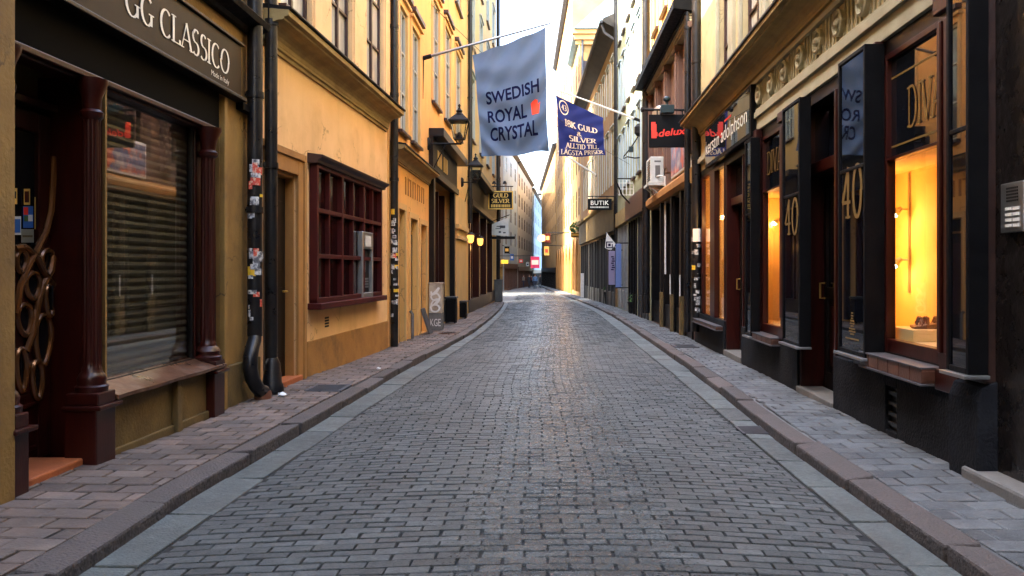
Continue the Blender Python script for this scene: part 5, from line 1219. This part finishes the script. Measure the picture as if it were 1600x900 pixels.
# rail with gate-like basket (iron sign frame)
ya = 27; p0 = px_xz(963, 279, ya); p1 = px_xz(1003, 279, ya); p2 = px_xz(1003, 310, ya); p3 = px_xz(968, 322, ya)
t = thing('iron_sign_frame', 'open white-barred iron sign frame hung from a rail on the green house', 'sign frame', (p1[0], ya, p2[1]))
MB().tube([(p0[0], ya, p0[1]), (p1[0], ya, p1[1])], .02, 6).tube([(p0[0], ya, p0[1] - .1), (p0[0] + .2, ya, p2[1] + .1), (p2[0], ya, p2[1] - .6)], .03, 6).build('rail', 'black_metal', t, smooth=True)
m = MB()
for k in range(6): x = p0[0] + .1 + .12 * k; m.tube([(x, ya, p0[1] - .05), (x, ya, p3[1] + .35)], .014, 5)
for k in range(3): m.tube([(p0[0] + .06, ya + .02, p0[1] - .15 - .2 * k), (p0[0] + .8, ya + .02, p0[1] - .15 - .2 * k)], .012, 5)
m.build('bars', 'white_paint', t)
# white square-logo flag, blue awning, violet banner on the right pavement
ya = 31.0; q = [px_xz(a, b, ya) for a, b in ((948, 364), (962, 381), (954, 392), (945, 387))]
t = thing('small_flag', 'small tilted white flag with a dark square emblem on the right', 'flag', (q[2][0], ya, q[2][1]))
MB().add([(x, ya + d, z) for d in (0, .02) for x, z in q], [(0, 1, 2, 3), (7, 6, 5, 4), (0, 4, 5, 1), (1, 5, 6, 2), (2, 6, 7, 3), (3, 7, 4, 0)]).build('cloth', 'white_paint', t)
cx_ = sum(x for x, z in q) / 4; cz_ = sum(z for x, z in q) / 4 - .04; m = MB()
for (a, b, c, d) in ((-.13, .13, .09, .13), (-.13, .13, -.13, -.09), (-.13, -.09, -.09, .09), (.09, .13, -.09, .03), (-.05, .05, -.05, .05)): m.bx(cx_ + a, cx_ + b, ya - .004, ya - .001, cz_ + c, cz_ + d)
m.build('emblem', 'letter_navy', t)
MB().tube([(q[0][0] - .02, ya + .01, q[0][1] + .03), (2.72, ya + .01, q[1][1] - .35)], .014, 6).build('staff', 'white_paint', t)
def hung_panel(name, label, cat, px0, px1, py0, py1, ya, m_, th=.10, wall=2.78):
    (x0, z1), (x1, z0) = px_xz(px0, py0, ya), px_xz(px1, py1, ya)
    t = thing(name, label, cat, ((x0 + x1) / 2, ya, z0))
    MB().bx(x0, x1, ya, ya + th, z0, z1).build('panel', m_, t, .01)
    MB().tube([(x0 - .02, ya + th / 2, z1 + .03), (max(x1, wall), ya + th / 2, z1 + .03)], .02, 6).tube([(x0, ya + th / 2, z0 - .01), (max(x1, wall), ya + th / 2, z0 - .01)], .015, 6).build('rods', 'black_metal', t, smooth=True)
    return t, (x0, x1, z0, z1)
hung_panel('cloth_banner', 'tall bright blue cloth banner hanging beside the small white flag', 'banner', 962, 971, 381, 449, 27.8, 'awning_blue')
t, (a, b, c, d) = hung_panel('cloth_banner', 'dull violet banner with dark script behind the small white flag', 'banner', 951, 961, 392, 445, 30.0, 'banner_violet')
m = MB()
for k in range(7): m.bx(a + .09 + .02 * (k % 3), a + .19 + .02 * ((k * 2) % 3), 29.99, 29.996, c + .55 + .08 * k, c + .59 + .08 * k)
m.build('print', 'letter_navy', t)
# street clutter along the right wall
def planter(label, px, py, w_, h):
    y = 1500 / (py - 434.5); x = (px - CX) * y / F; z = gz(y) + KH
    t = thing('plant_tub', label, 'tub', (x, y, z)); MB().lathe((x, y, z), [(w_ * .38, 0), (w_ * .5, h), (w_ * .53, h + .02), (w_ * .53, h + .06), (w_ * .44, h + .06), (w_ * .4, h - .02)], 16).build('tub', 'dark_plinth', t, smooth=True)
    rs = random.Random(int(px)); m = MB()
    for k in range(90):
        a, r, zz = rs.uniform(0, 6.28), rs.uniform(0, w_ * .55), rs.uniform(.02, .32); c = Vector((x + r * math.cos(a), y + r * math.sin(a), z + h + zz)); d1 = Vector((rs.gauss(0, 1), rs.gauss(0, 1), rs.gauss(0, 1))).normalized() * .05; d2 = d1.orthogonal().normalized() * .025
        m.quad(c - d1, c + d2, c + d1, c - d2)
    m.build('leaves', 'leaf_green', t)
planter('dark tub with a small green plant, nearest along the right wall', 990, 489, .4, .34)
planter('dark tub with a small green plant beneath the blue banner', 952, 474.5, .5, .5)
one('menu_board', MB().hexa([(2.02, 50, gz(50) + KH), (2.40, 50, gz(50) + KH), (2.40, 50.3, gz(50) + KH), (2.02, 50.3, gz(50) + KH), (2.02, 50.12, 1.1), (2.40, 50.12, 1.1), (2.40, 50.18, 1.1), (2.02, 50.18, 1.1)]), 'white_paint', 'pale standing menu board at the far end of the right pavement', 'menu board', bevel=.01)

# two overhead wires between the houses
for (y0, z0, y1_, z1_, lab) in ((19, 7.6, 28, 5.0, 'thin overhead wire crossing from the orange house to the green house'), (30, 8.6, 40, 7.6, 'thin overhead wire farther along, crossing above the navy flag')):
    m = MB().tube([(-2.78 + 5.62 * i / 16, y0 + (y1_ - y0) * i / 16, z0 + (z1_ - z0) * i / 16 - .35 * math.sin(math.pi * i / 16)) for i in range(17)], .007, 5)
    one('overhead_wire', m, 'black_metal', lab, 'wire')

# ================================================================== FAR END OF THE STREET
def simple_house(label, W, z0, z1, mwall, cols, rows, first=4.2, pitch=3.0, wh=1.9, frac=.45, shop='wood_dark', pane='pane_sky', cas=None, roof='roof_dark', arches=0, back=8.0, base=None):
    c = W.P(W.len / 2, z0, 0); t = thing('building', label, 'building', (c.x, c.y, z0)); st = W.len / cols; hs = []
    for k in range(cols):
        a = st * (k + .5 - frac / 2)
        for j in range(rows): hs.append((a, a + st * frac, first + pitch * j, first + pitch * j + wh, .045))
    sh = [] if arches else [(.4, W.len - .4, z0 + .01, z0 + 3.4, .4)]
    ar = []
    if arches:
        s2 = W.len / arches
        for k in range(arches): ar.append((s2 * k + s2 * .2, s2 * k + s2 * .8, z0 + .6, z0 + 4.4, .4))
    facade(W, 0, W.len, z0, z1, hs + sh + ar, back=back).build('wall', mwall, t)
    for a, b, c_, e, d in hs:
        m = MB(); o0, o1 = -.04, -.005; q = (b - a)
        for f in (0, .46, .92): m.box(W, a + q * f, a + q * (f + .08), c_, e, o0, o1)
        for f in (0, .62, .95): m.box(W, a, b, c_ + (e - c_) * f, c_ + (e - c_) * (f + .04), o0, o1 + .005)
        w_ = m.build('window', 'window_brown' if mwall in ('cream_plaster', 'grey_beige', 'yellow_wall') else 'grey_beige', t)
        MB().box(W, a + .002, b - .002, c_ + .002, e - .002, -.043, -.036).build('pane', 'pane_dark' if mwall != 'yellow_wall' else 'brown_stone', w_)
    for a, b, c_, e, d in sh:
        m = MB(); n = max(3, int((b - a) / 1.6))
        for k in range(n + 1): q = a + (b - a - .2) * k / n; m.box(W, q, q + .2, c_, e, -.3, .06)
        m.box(W, a, b, e - .6, e - .002, -.3, .10); m.box(W, a, b, c_, c_ + .5, -.3, .02)
        f = m.build('shopfront', shop, t); MB().box(W, a + .02, b - .02, c_ + .5, e - .6, -.36, -.32).build('pane', 'pane_dark', f)
    for a, b, c_, e, d in ar:
        m = MB(); n = 12; q = (b - a) / 2; cx_ = (a + b) / 2; zc = e - q * 1.0; m2 = MB()
        for i in range(n):
            t0, t1 = math.pi * i / n, math.pi * (i + 1) / n
            m2.prism(W, [(-.02, 0), (-.02, 0), (-.02, 0)], 0, .001) if False else None
            pa, pb = (cx_ + q * math.cos(t0), zc + q * math.sin(t0)), (cx_ + q * math.cos(t1), zc + q * math.sin(t1))
            pc, pd = (cx_ + (q + .28) * math.cos(t1), zc + (q + .28) * math.sin(t1)), (cx_ + (q + .28) * math.cos(t0), zc + (q + .28) * math.sin(t0))
            m.hexa([W.P(*pa, -.02), W.P(*pb, -.02), W.P(*pc, -.02), W.P(*pd, -.02), W.P(*pa, .09), W.P(*pb, .09), W.P(*pc, .09), W.P(*pd, .09)])
            ra, rb = (pa[0], e), (pb[0], e)
            m2.hexa([W.P(*pa, -.12), W.P(*pb, -.12), W.P(rb[0], e + .001, -.12), W.P(ra[0], e + .001, -.12), W.P(*pa, -.02), W.P(*pb, -.02), W.P(rb[0], e + .001, -.02), W.P(ra[0], e + .001, -.02)])
        m.box(W, a - .28, a, c_, zc, -.02, .09); m.box(W, b, b + .28, c_, zc, -.02, .09)
        f = m.build('arched_window', 'orange_stone', t); m2.build('spandrel', 'orange_stone', f)
        mm = MB(); mm.box(W, cx_ - .05, cx_ + .05, c_, e, -.3, -.22); mm.box(W, a, b, c_ + 1.7, c_ + 1.8, -.3, -.22); mm.build('bars', 'orange_stone', f)
        MB().box(W, a, b, c_, e, -.36, -.32).build('pane', 'pane_curtain_reflect', f)
    MB().prism(W, [(-.02, z1 - .35), (.15, z1 - .3), (.40, z1 - .08), (.45, z1 + .06), (-back, z1 + 2.0), (-back, z1 + .001), (-.02, z1 + .001)], -.05, W.len + .05).build('roof', roof, t)
    return t
# right: tall sunlit house, and the copper-roofed block in front of it
Wa = Wall(2.12, 53.15, 1.86, 61.5)
t = simple_house('yellow corner house with a copper roof rising above the low eaves', Wa, -.8, 17.2, 'yellow_wall', 3, 4, 5, 3.0, 2.0, .34, arches=2, roof='copper_roof', cas=1)
fr = Wall(1.95, 53.12, 8.5, 53.12); fr.n = Vector((0, -1))
m = MB()
for k in range(3): m.box(fr, .25 + 1.7 * k, .95 + 1.7 * k, 13.2, 15.2, .001, .03)
m.build('side_window', 'window_brown', t)
m = MB(); m.box(fr, -.15, 6.4, 16.25, 16.55, 0, .12); m.box(fr, -.25, 6.4, 16.55, 16.9, 0, .25); m.box(fr, -.35, 6.4, 16.9, 17.2, 0, .38); m.build('side_cornice', 'pale_orange', t, .02)
MB().tube([(2.25, 53.0, 17.2), (2.25, 52.95, 3)], .07, 8).build('downpipe', 'lead_grey', t, smooth=True)
m = MB(); m.add([(1.7, 52.6, 17.22), (9, 52.6, 17.22), (9, 62, 17.22), (1.5, 62, 17.22), (4.2, 55.4, 20.2), (9, 55.4, 20.2), (9, 59.5, 20.2), (4.2, 59.5, 20.2)], [(0, 1, 5, 4), (1, 2, 6, 5), (2, 3, 7, 6), (3, 0, 4, 7), (4, 5, 6, 7), (3, 2, 1, 0)])
m.build('copper_roof', 'copper_roof', t)
Wb = Wall(1.85, 61.7, .9, 90)
simple_house('very tall sunlit yellow house closing the right side of the street', Wb, -1.2, 24, 'yellow_wall', 9, 6, 5, 3.0, 2.0, .32, arches=6, roof='roof_dark')
Wc = Wall(.85, 90.2, -1.2, 140, True)
simple_house('lower ochre house beyond the very tall sunlit one', Wc, -1.8, 15.5, 'yellow_wall', 14, 3, 4.6, 3.2, 2.0, .32)
# left: the far row across the little square
rows_ = [((-7.6, 70), (-5.0, 88), 'weathered beige house with dark shops, first of the far left row', 'grey_beige', 24, 5, 6),  # hidden upper storeys added to keep sun off the tall house opposite
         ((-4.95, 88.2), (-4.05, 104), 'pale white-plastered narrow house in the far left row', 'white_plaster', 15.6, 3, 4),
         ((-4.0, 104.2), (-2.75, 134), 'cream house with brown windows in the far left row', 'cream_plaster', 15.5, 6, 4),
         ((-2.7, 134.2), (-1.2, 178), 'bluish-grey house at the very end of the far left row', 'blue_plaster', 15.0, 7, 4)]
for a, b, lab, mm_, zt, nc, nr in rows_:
    simple_house(lab, Wall(*a, *b), gz(b[1]) - .3, zt, mm_, nc, nr, 4.2, 2.75, 1.7, .34, pane='pane_curtain_reflect', shop={'grey_beige': 'cornice_buff', 'white_plaster': 'brown_wall', 'cream_plaster': 'sill_tile', 'blue_plaster': 'steel_dark'}[mm_])
Wd = Wall(-2.4, 186, 6, 184); Wd.n = Vector((0, -1))
simple_house('pale pink house closing the view at the end of the street', Wd, -2.2, 19, 'cream_plaster', 4, 5, 4, 3, 1.8, .4)
# projecting signs and banners in the distance
def far_panel(name, label, cat, px0, px1, py0, py1, y, m_, border=None):
    (x0, z1), (x1, z0) = px_xz(px0, py0, y), px_xz(px1, py1, y); t = thing(name, label, cat, ((x0 + x1) / 2, y, z0))
    MB().bx(x0, x1, y, y + .12, z0, z1).build('panel', m_, t, .01)
    wx = RW(y) if px0 > 848 else (RW(y) if cat == 'sign' and px0 > 840 else -6.2 + (y - 70) * .075 if y > 69 else -2.7)
    MB().tube([(x0, y + .06, z1 + .08), (wx, y + .06, z1 + .08)], .035, 6).build('arm', 'black_metal', t)
    if border: MB().bx(x0 + .1, x1 - .1, y - .006, y - .001, z0 + (z1 - z0) * .3, z0 + (z1 - z0) * .7).build('print', border, t)
    return t
far_panel('cloth_banner', 'bright pink banner hanging across the far end of the street', 'banner', 829, 843, 401, 419, 80, 'banner_pink', 'letter_white')
far_panel('hanging_sign', 'tiny yellow sign above the far left shops', 'sign', 783, 794, 406, 412, 74, 'sticker_yellow')
far_panel('hanging_sign', 'long green sign under leafy decoration on the sunlit right house', 'sign', 892, 913, 363, 371, 54, 'mustard_dark', 'gold_flat')
far_panel('hanging_sign', 'small amber box sign at the foot of the sunlit tall house', 'sign', 850, 858, 385, 399, 78, 'gold_flat', 'letter_red')
x, z = px_xz(847, 372, 76); t = thing('oval_sign', 'pale round shop sign hanging at the end of the street', 'sign', (x, 76, z))
m = MB(); vs = [(x + .42 * math.cos(k * math.pi / 12), 76 + d, z + .36 * math.sin(k * math.pi / 12)) for d in (0, .1) for k in range(24)]
m.add(vs, [tuple(range(24)), tuple(range(24, 48))[::-1]] + [(k, (k + 1) % 24, 24 + (k + 1) % 24, 24 + k) for k in range(24)]).build('disc', 'letter_white', t)
m = MB(); vs = [(x + r * math.cos(k * math.pi / 12), 75.99, z + r * .86 * math.sin(k * math.pi / 12)) for r in (.36, .42) for k in range(24)]
m.add(vs, [(k, (k + 1) % 24, 24 + (k + 1) % 24, 24 + k) for k in range(24)]).build('ring', 'gold_flat', t)
MB().tube([(x + .4, 76.05, z + .2), (1.5, 76.05, z + .5)], .03, 6).build('arm', 'black_metal', t)
# leafy decoration over the green sign
rs = random.Random(8); m = MB(); cx_, cz_ = px_xz(905, 354, 53.6)
for k in range(260):
    a = rs.uniform(0, 6.28); r = rs.random() ** .5; c = Vector((cx_ - .1 + .55 * r * math.cos(a), 53.3 + rs.uniform(-.3, .3), cz_ + .35 * r * math.sin(a) - .15 * abs(math.cos(a)))); d1 = Vector((rs.gauss(0, 1), rs.gauss(0, 1), rs.gauss(0, 1))).normalized() * .12; d2 = d1.orthogonal().normalized() * .05
    m.quad(c - d1, c + d2, c + d1, c - d2)
one('hanging_plant', m, 'leaf_green', 'green leafy hanging plant above the long green sign', 'plant')
# people far down the street
def person(label, x, y, h, shirt, trousers, stride=.14, face=0.0):
    z = gz(y) + .03; t = thing('person', label, 'person', (x, y, z)); s = h / 1.75
    me = bpy.data.meshes.new('body'); V = [(0, 0, .95), (0, 0, 1.15), (0, .0, 1.36), (0, 0, 1.48), (0, -.01, 1.58), (0, -.01, 1.68),
         (.10, 0, .90), (.11, stride, .50), (.11, stride * .6, .08), (.11, stride * .6 - .16, .03), (-.10, 0, .90), (-.11, -stride, .50), (-.11, -stride * .4, .08), (-.11, -stride * .4 - .16, .03),
         (.19, 0, 1.40), (.24, .04, 1.13), (.23, -.06, .90), (.22, -.08, .80), (-.19, 0, 1.40), (-.24, -.04, 1.13), (-.23, .06, .90), (-.22, .05, .80)]
    E = [(0, 1), (1, 2), (2, 3), (3, 4), (4, 5), (0, 6), (6, 7), (7, 8), (8, 9), (0, 10), (10, 11), (11, 12), (12, 13), (2, 14), (14, 15), (15, 16), (16, 17), (2, 18), (18, 19), (19, 20), (20, 21)]
    RR = [.15, .14, .16, .06, .09, .085, .10, .07, .05, .04, .10, .07, .05, .04, .065, .05, .04, .035, .065, .05, .04, .035]
    ca, sa = math.cos(face), math.sin(face)
    me.from_pydata([((a * ca - b * sa) * s, (a * sa + b * ca) * s, c * s) for a, b, c in V], E, [])
    o = bpy.data.objects.new('body', me); COL.objects.link(o); o.parent = t
    md = o.modifiers.new('skin', 'SKIN'); 
    for i, v in enumerate(me.skin_vertices[0].data): v.radius = (RR[i] * s, RR[i] * s * (.8 if i in (0, 1, 2) else 1)); v.use_root = (i == 0)
    o.modifiers.new('sub', 'SUBSURF').levels = 1; o.modifiers['sub'].render_levels = 1
    m = bpy.data.materials.new('clothes'); m.use_nodes = True; nt_ = m.node_tree; b = nt_.nodes['Principled BSDF']; b.inputs['Roughness'].default_value = .8
    tc = nd(nt_, 'ShaderNodeTexCoord'); sx = nd(nt_, 'ShaderNodeSeparateXYZ'); nt_.links.new(tc.outputs['Object'], sx.inputs[0])
    mr = nd(nt_, 'ShaderNodeMapRange'); mr.inputs[2].default_value = 1.8 * s; nt_.links.new(sx.outputs[2], mr.inputs[0])
    cr = nd(nt_, 'ShaderNodeValToRGB'); cr.color_ramp.interpolation = 'CONSTANT'; e = cr.color_ramp.elements
    e[0].position = 0; e[0].color = (.02, .02, .02, 1); e[1].position = .045; e[1].color = (*trousers, 1)
    for p_, c in ((.53, shirt), (.815, (.55, .33, .22))): q = e.new(p_); q.color = (*c, 1)
    nt_.links.new(mr.outputs[0], cr.inputs[0]); nt_.links.new(cr.outputs[0], b.inputs[0]); me.materials.append(m)
    MB().lathe((x, y + .01, z + 1.60 * s), [(.08 * s, 0), (.10 * s, .06 * s), (.09 * s, .12 * s), (.04 * s, .165 * s)], 10).build('hair', 'leather', t, smooth=True)
for k, (px, y, sh_, tr_, lab) in enumerate(((836, 92, (.12, .25, .50), (.03, .04, .08), 'person in a light blue top walking far down the street'), (827, 100, (.03, .03, .04), (.02, .02, .03), 'person in dark clothes left of the light blue figure'),
                                 (818, 108, (.25, .22, .18), (.04, .05, .09), 'person in a beige jacket, leftmost of the distant walkers'), (844, 104, (.05, .05, .06), (.03, .03, .04), 'person in black at the far right kerb'), (830, 118, (.35, .06, .06), (.03, .03, .04), 'person in a dark red top, farthest of the walkers'))):
    person(lab, (px - CX) * y / F, y, 1.72, sh_, tr_, .12 + .03 * k, .4 * k)

# the street behind the camera, which shuts out the low sky as the real lane does
for wl, lab, mm_ in ((Wall(-3.05, -30, -3.03, -4.05), 'ochre house behind the camera on the left of the lane', 'peach'), (Wall(2.60, -30, 2.62, -4.05), 'cream house behind the camera on the right of the lane', 'cream')):
    simple_house(lab, wl, -.2, 12, mm_, 6, 2, 4.2, 3.0, 1.9, .4)
we = Wall(-8, -31, 8, -31); we.n = Vector((0, 1))
simple_house('house closing the lane behind the camera', we, -.2, 12, 'pale_orange', 5, 2, 4.2, 3.0, 1.9, .4)

simple_house('unseen ochre house added behind the corner of the left opening to block the sun', Wall(-4.4, 44.5, -4.5, 57), -.8, 22, 'cornice_buff', 4, 3, 4.6, 3.2, 1.9, .36)  # added out of view to keep direct sun off the houses opposite
# bits on the pavement
def litter(label, x, y, r):
    rs = random.Random(int(x * 100 + y)); z = gz(y) + KH + .012; m = MB(); vs = []
    for j, (h, q) in enumerate(((0, .8), (.4, 1), (.8, .7))):
        for k in range(8): a = k * math.pi / 4; rr = r * q * rs.uniform(.6, 1.2); vs.append((x + rr * math.cos(a), y + rr * math.sin(a), z + h * r * rs.uniform(.6, 1.1)))
    m.add(vs, [(j * 8 + k, j * 8 + (k + 1) % 8, j * 8 + 8 + (k + 1) % 8, j * 8 + 8 + k) for j in range(2) for k in range(8)] + [tuple(range(8))[::-1], tuple(range(16, 24))])
    one('litter', m, 'paper_white', label, 'litter')
litter('crumpled white paper at the foot of the swan-neck drainpipe', -2.72, 8.15, .05)
litter('small scrap of paper on the left kerb near the maroon grid window', -2.25, 10.6, .028)
def cover(label, x, y, a, b, m_='lead_grey'):
    z = gz(y) + KH; t = thing('service_cover', label, 'cover', (x, y, z))
    MB().bx(x - a / 2, x + a / 2, y - b / 2, y + b / 2, z - .02, z + .014).build('plate', m_, t, .004)
    m = MB()
    for k in range(5): m.bx(x - a * .4, x + a * .4, y - b * .4 + b * .18 * k, y - b * .4 + b * .18 * k + .012, z + .0145, z + .018)
    m.build('ribs', 'steel_dark', t)
cover('dark iron service cover in the right pavement below the black pipes', 2.42, 14.2, .42, .5)
cover('dark iron service cover in the left pavement before the orange doorway', -2.42, 8.8, .40, .45)
cover('rusty iron service cover in the left pavement beside the graffitied cabinet', -2.2, 17.6, .4, .5, 'sill_metal')

# small projecting signs on the far left row
for (px0, px1, py0, py1, y, mm_, pr_, lab) in ((797, 803, 397, 407, 92, 'sticker_blue', 'paper_white', 'small blue sign on the far left row'), (811, 817, 405, 411, 104, 'letter_red', 'letter_white', 'small red sign on the far left row'),
        (788, 796, 385, 396, 86, 'sign_black', 'gold_flat', 'small black and gold sign on the far left row'), (822, 827, 410, 416, 120, 'paper_white', 'letter_navy', 'tiny white sign on the far left row'), (852, 860, 365, 379, 66, 'maroon', 'gold_flat', 'dark red sign hanging from the very tall sunlit house')):
    far_panel('hanging_sign', lab, 'sign', px0, px1, py0, py1, y, mm_, pr_)
y = 6.8; z = gz(y) + .008; x = (RK(y) + RG(y)) / 2
t = thing('drain_grate', 'black iron drain grate in the right gutter', 'drain grate', (x, y, z)); m = MB()
for k in range(8): m.bx(x - .10, x + .10, y - .16 + .042 * k, y - .16 + .042 * k + .02, z, z + .006)
m.bx(x - .12, x - .10, y - .17, y + .17, z, z + .007); m.bx(x + .10, x + .12, y - .17, y + .17, z, z + .007); m.build('bars', 'lead_grey', t)
MB().bx(x - .10, x + .10, y - .16, y + .16, z - .01, z - .001).build('pit', 'sign_black', t)
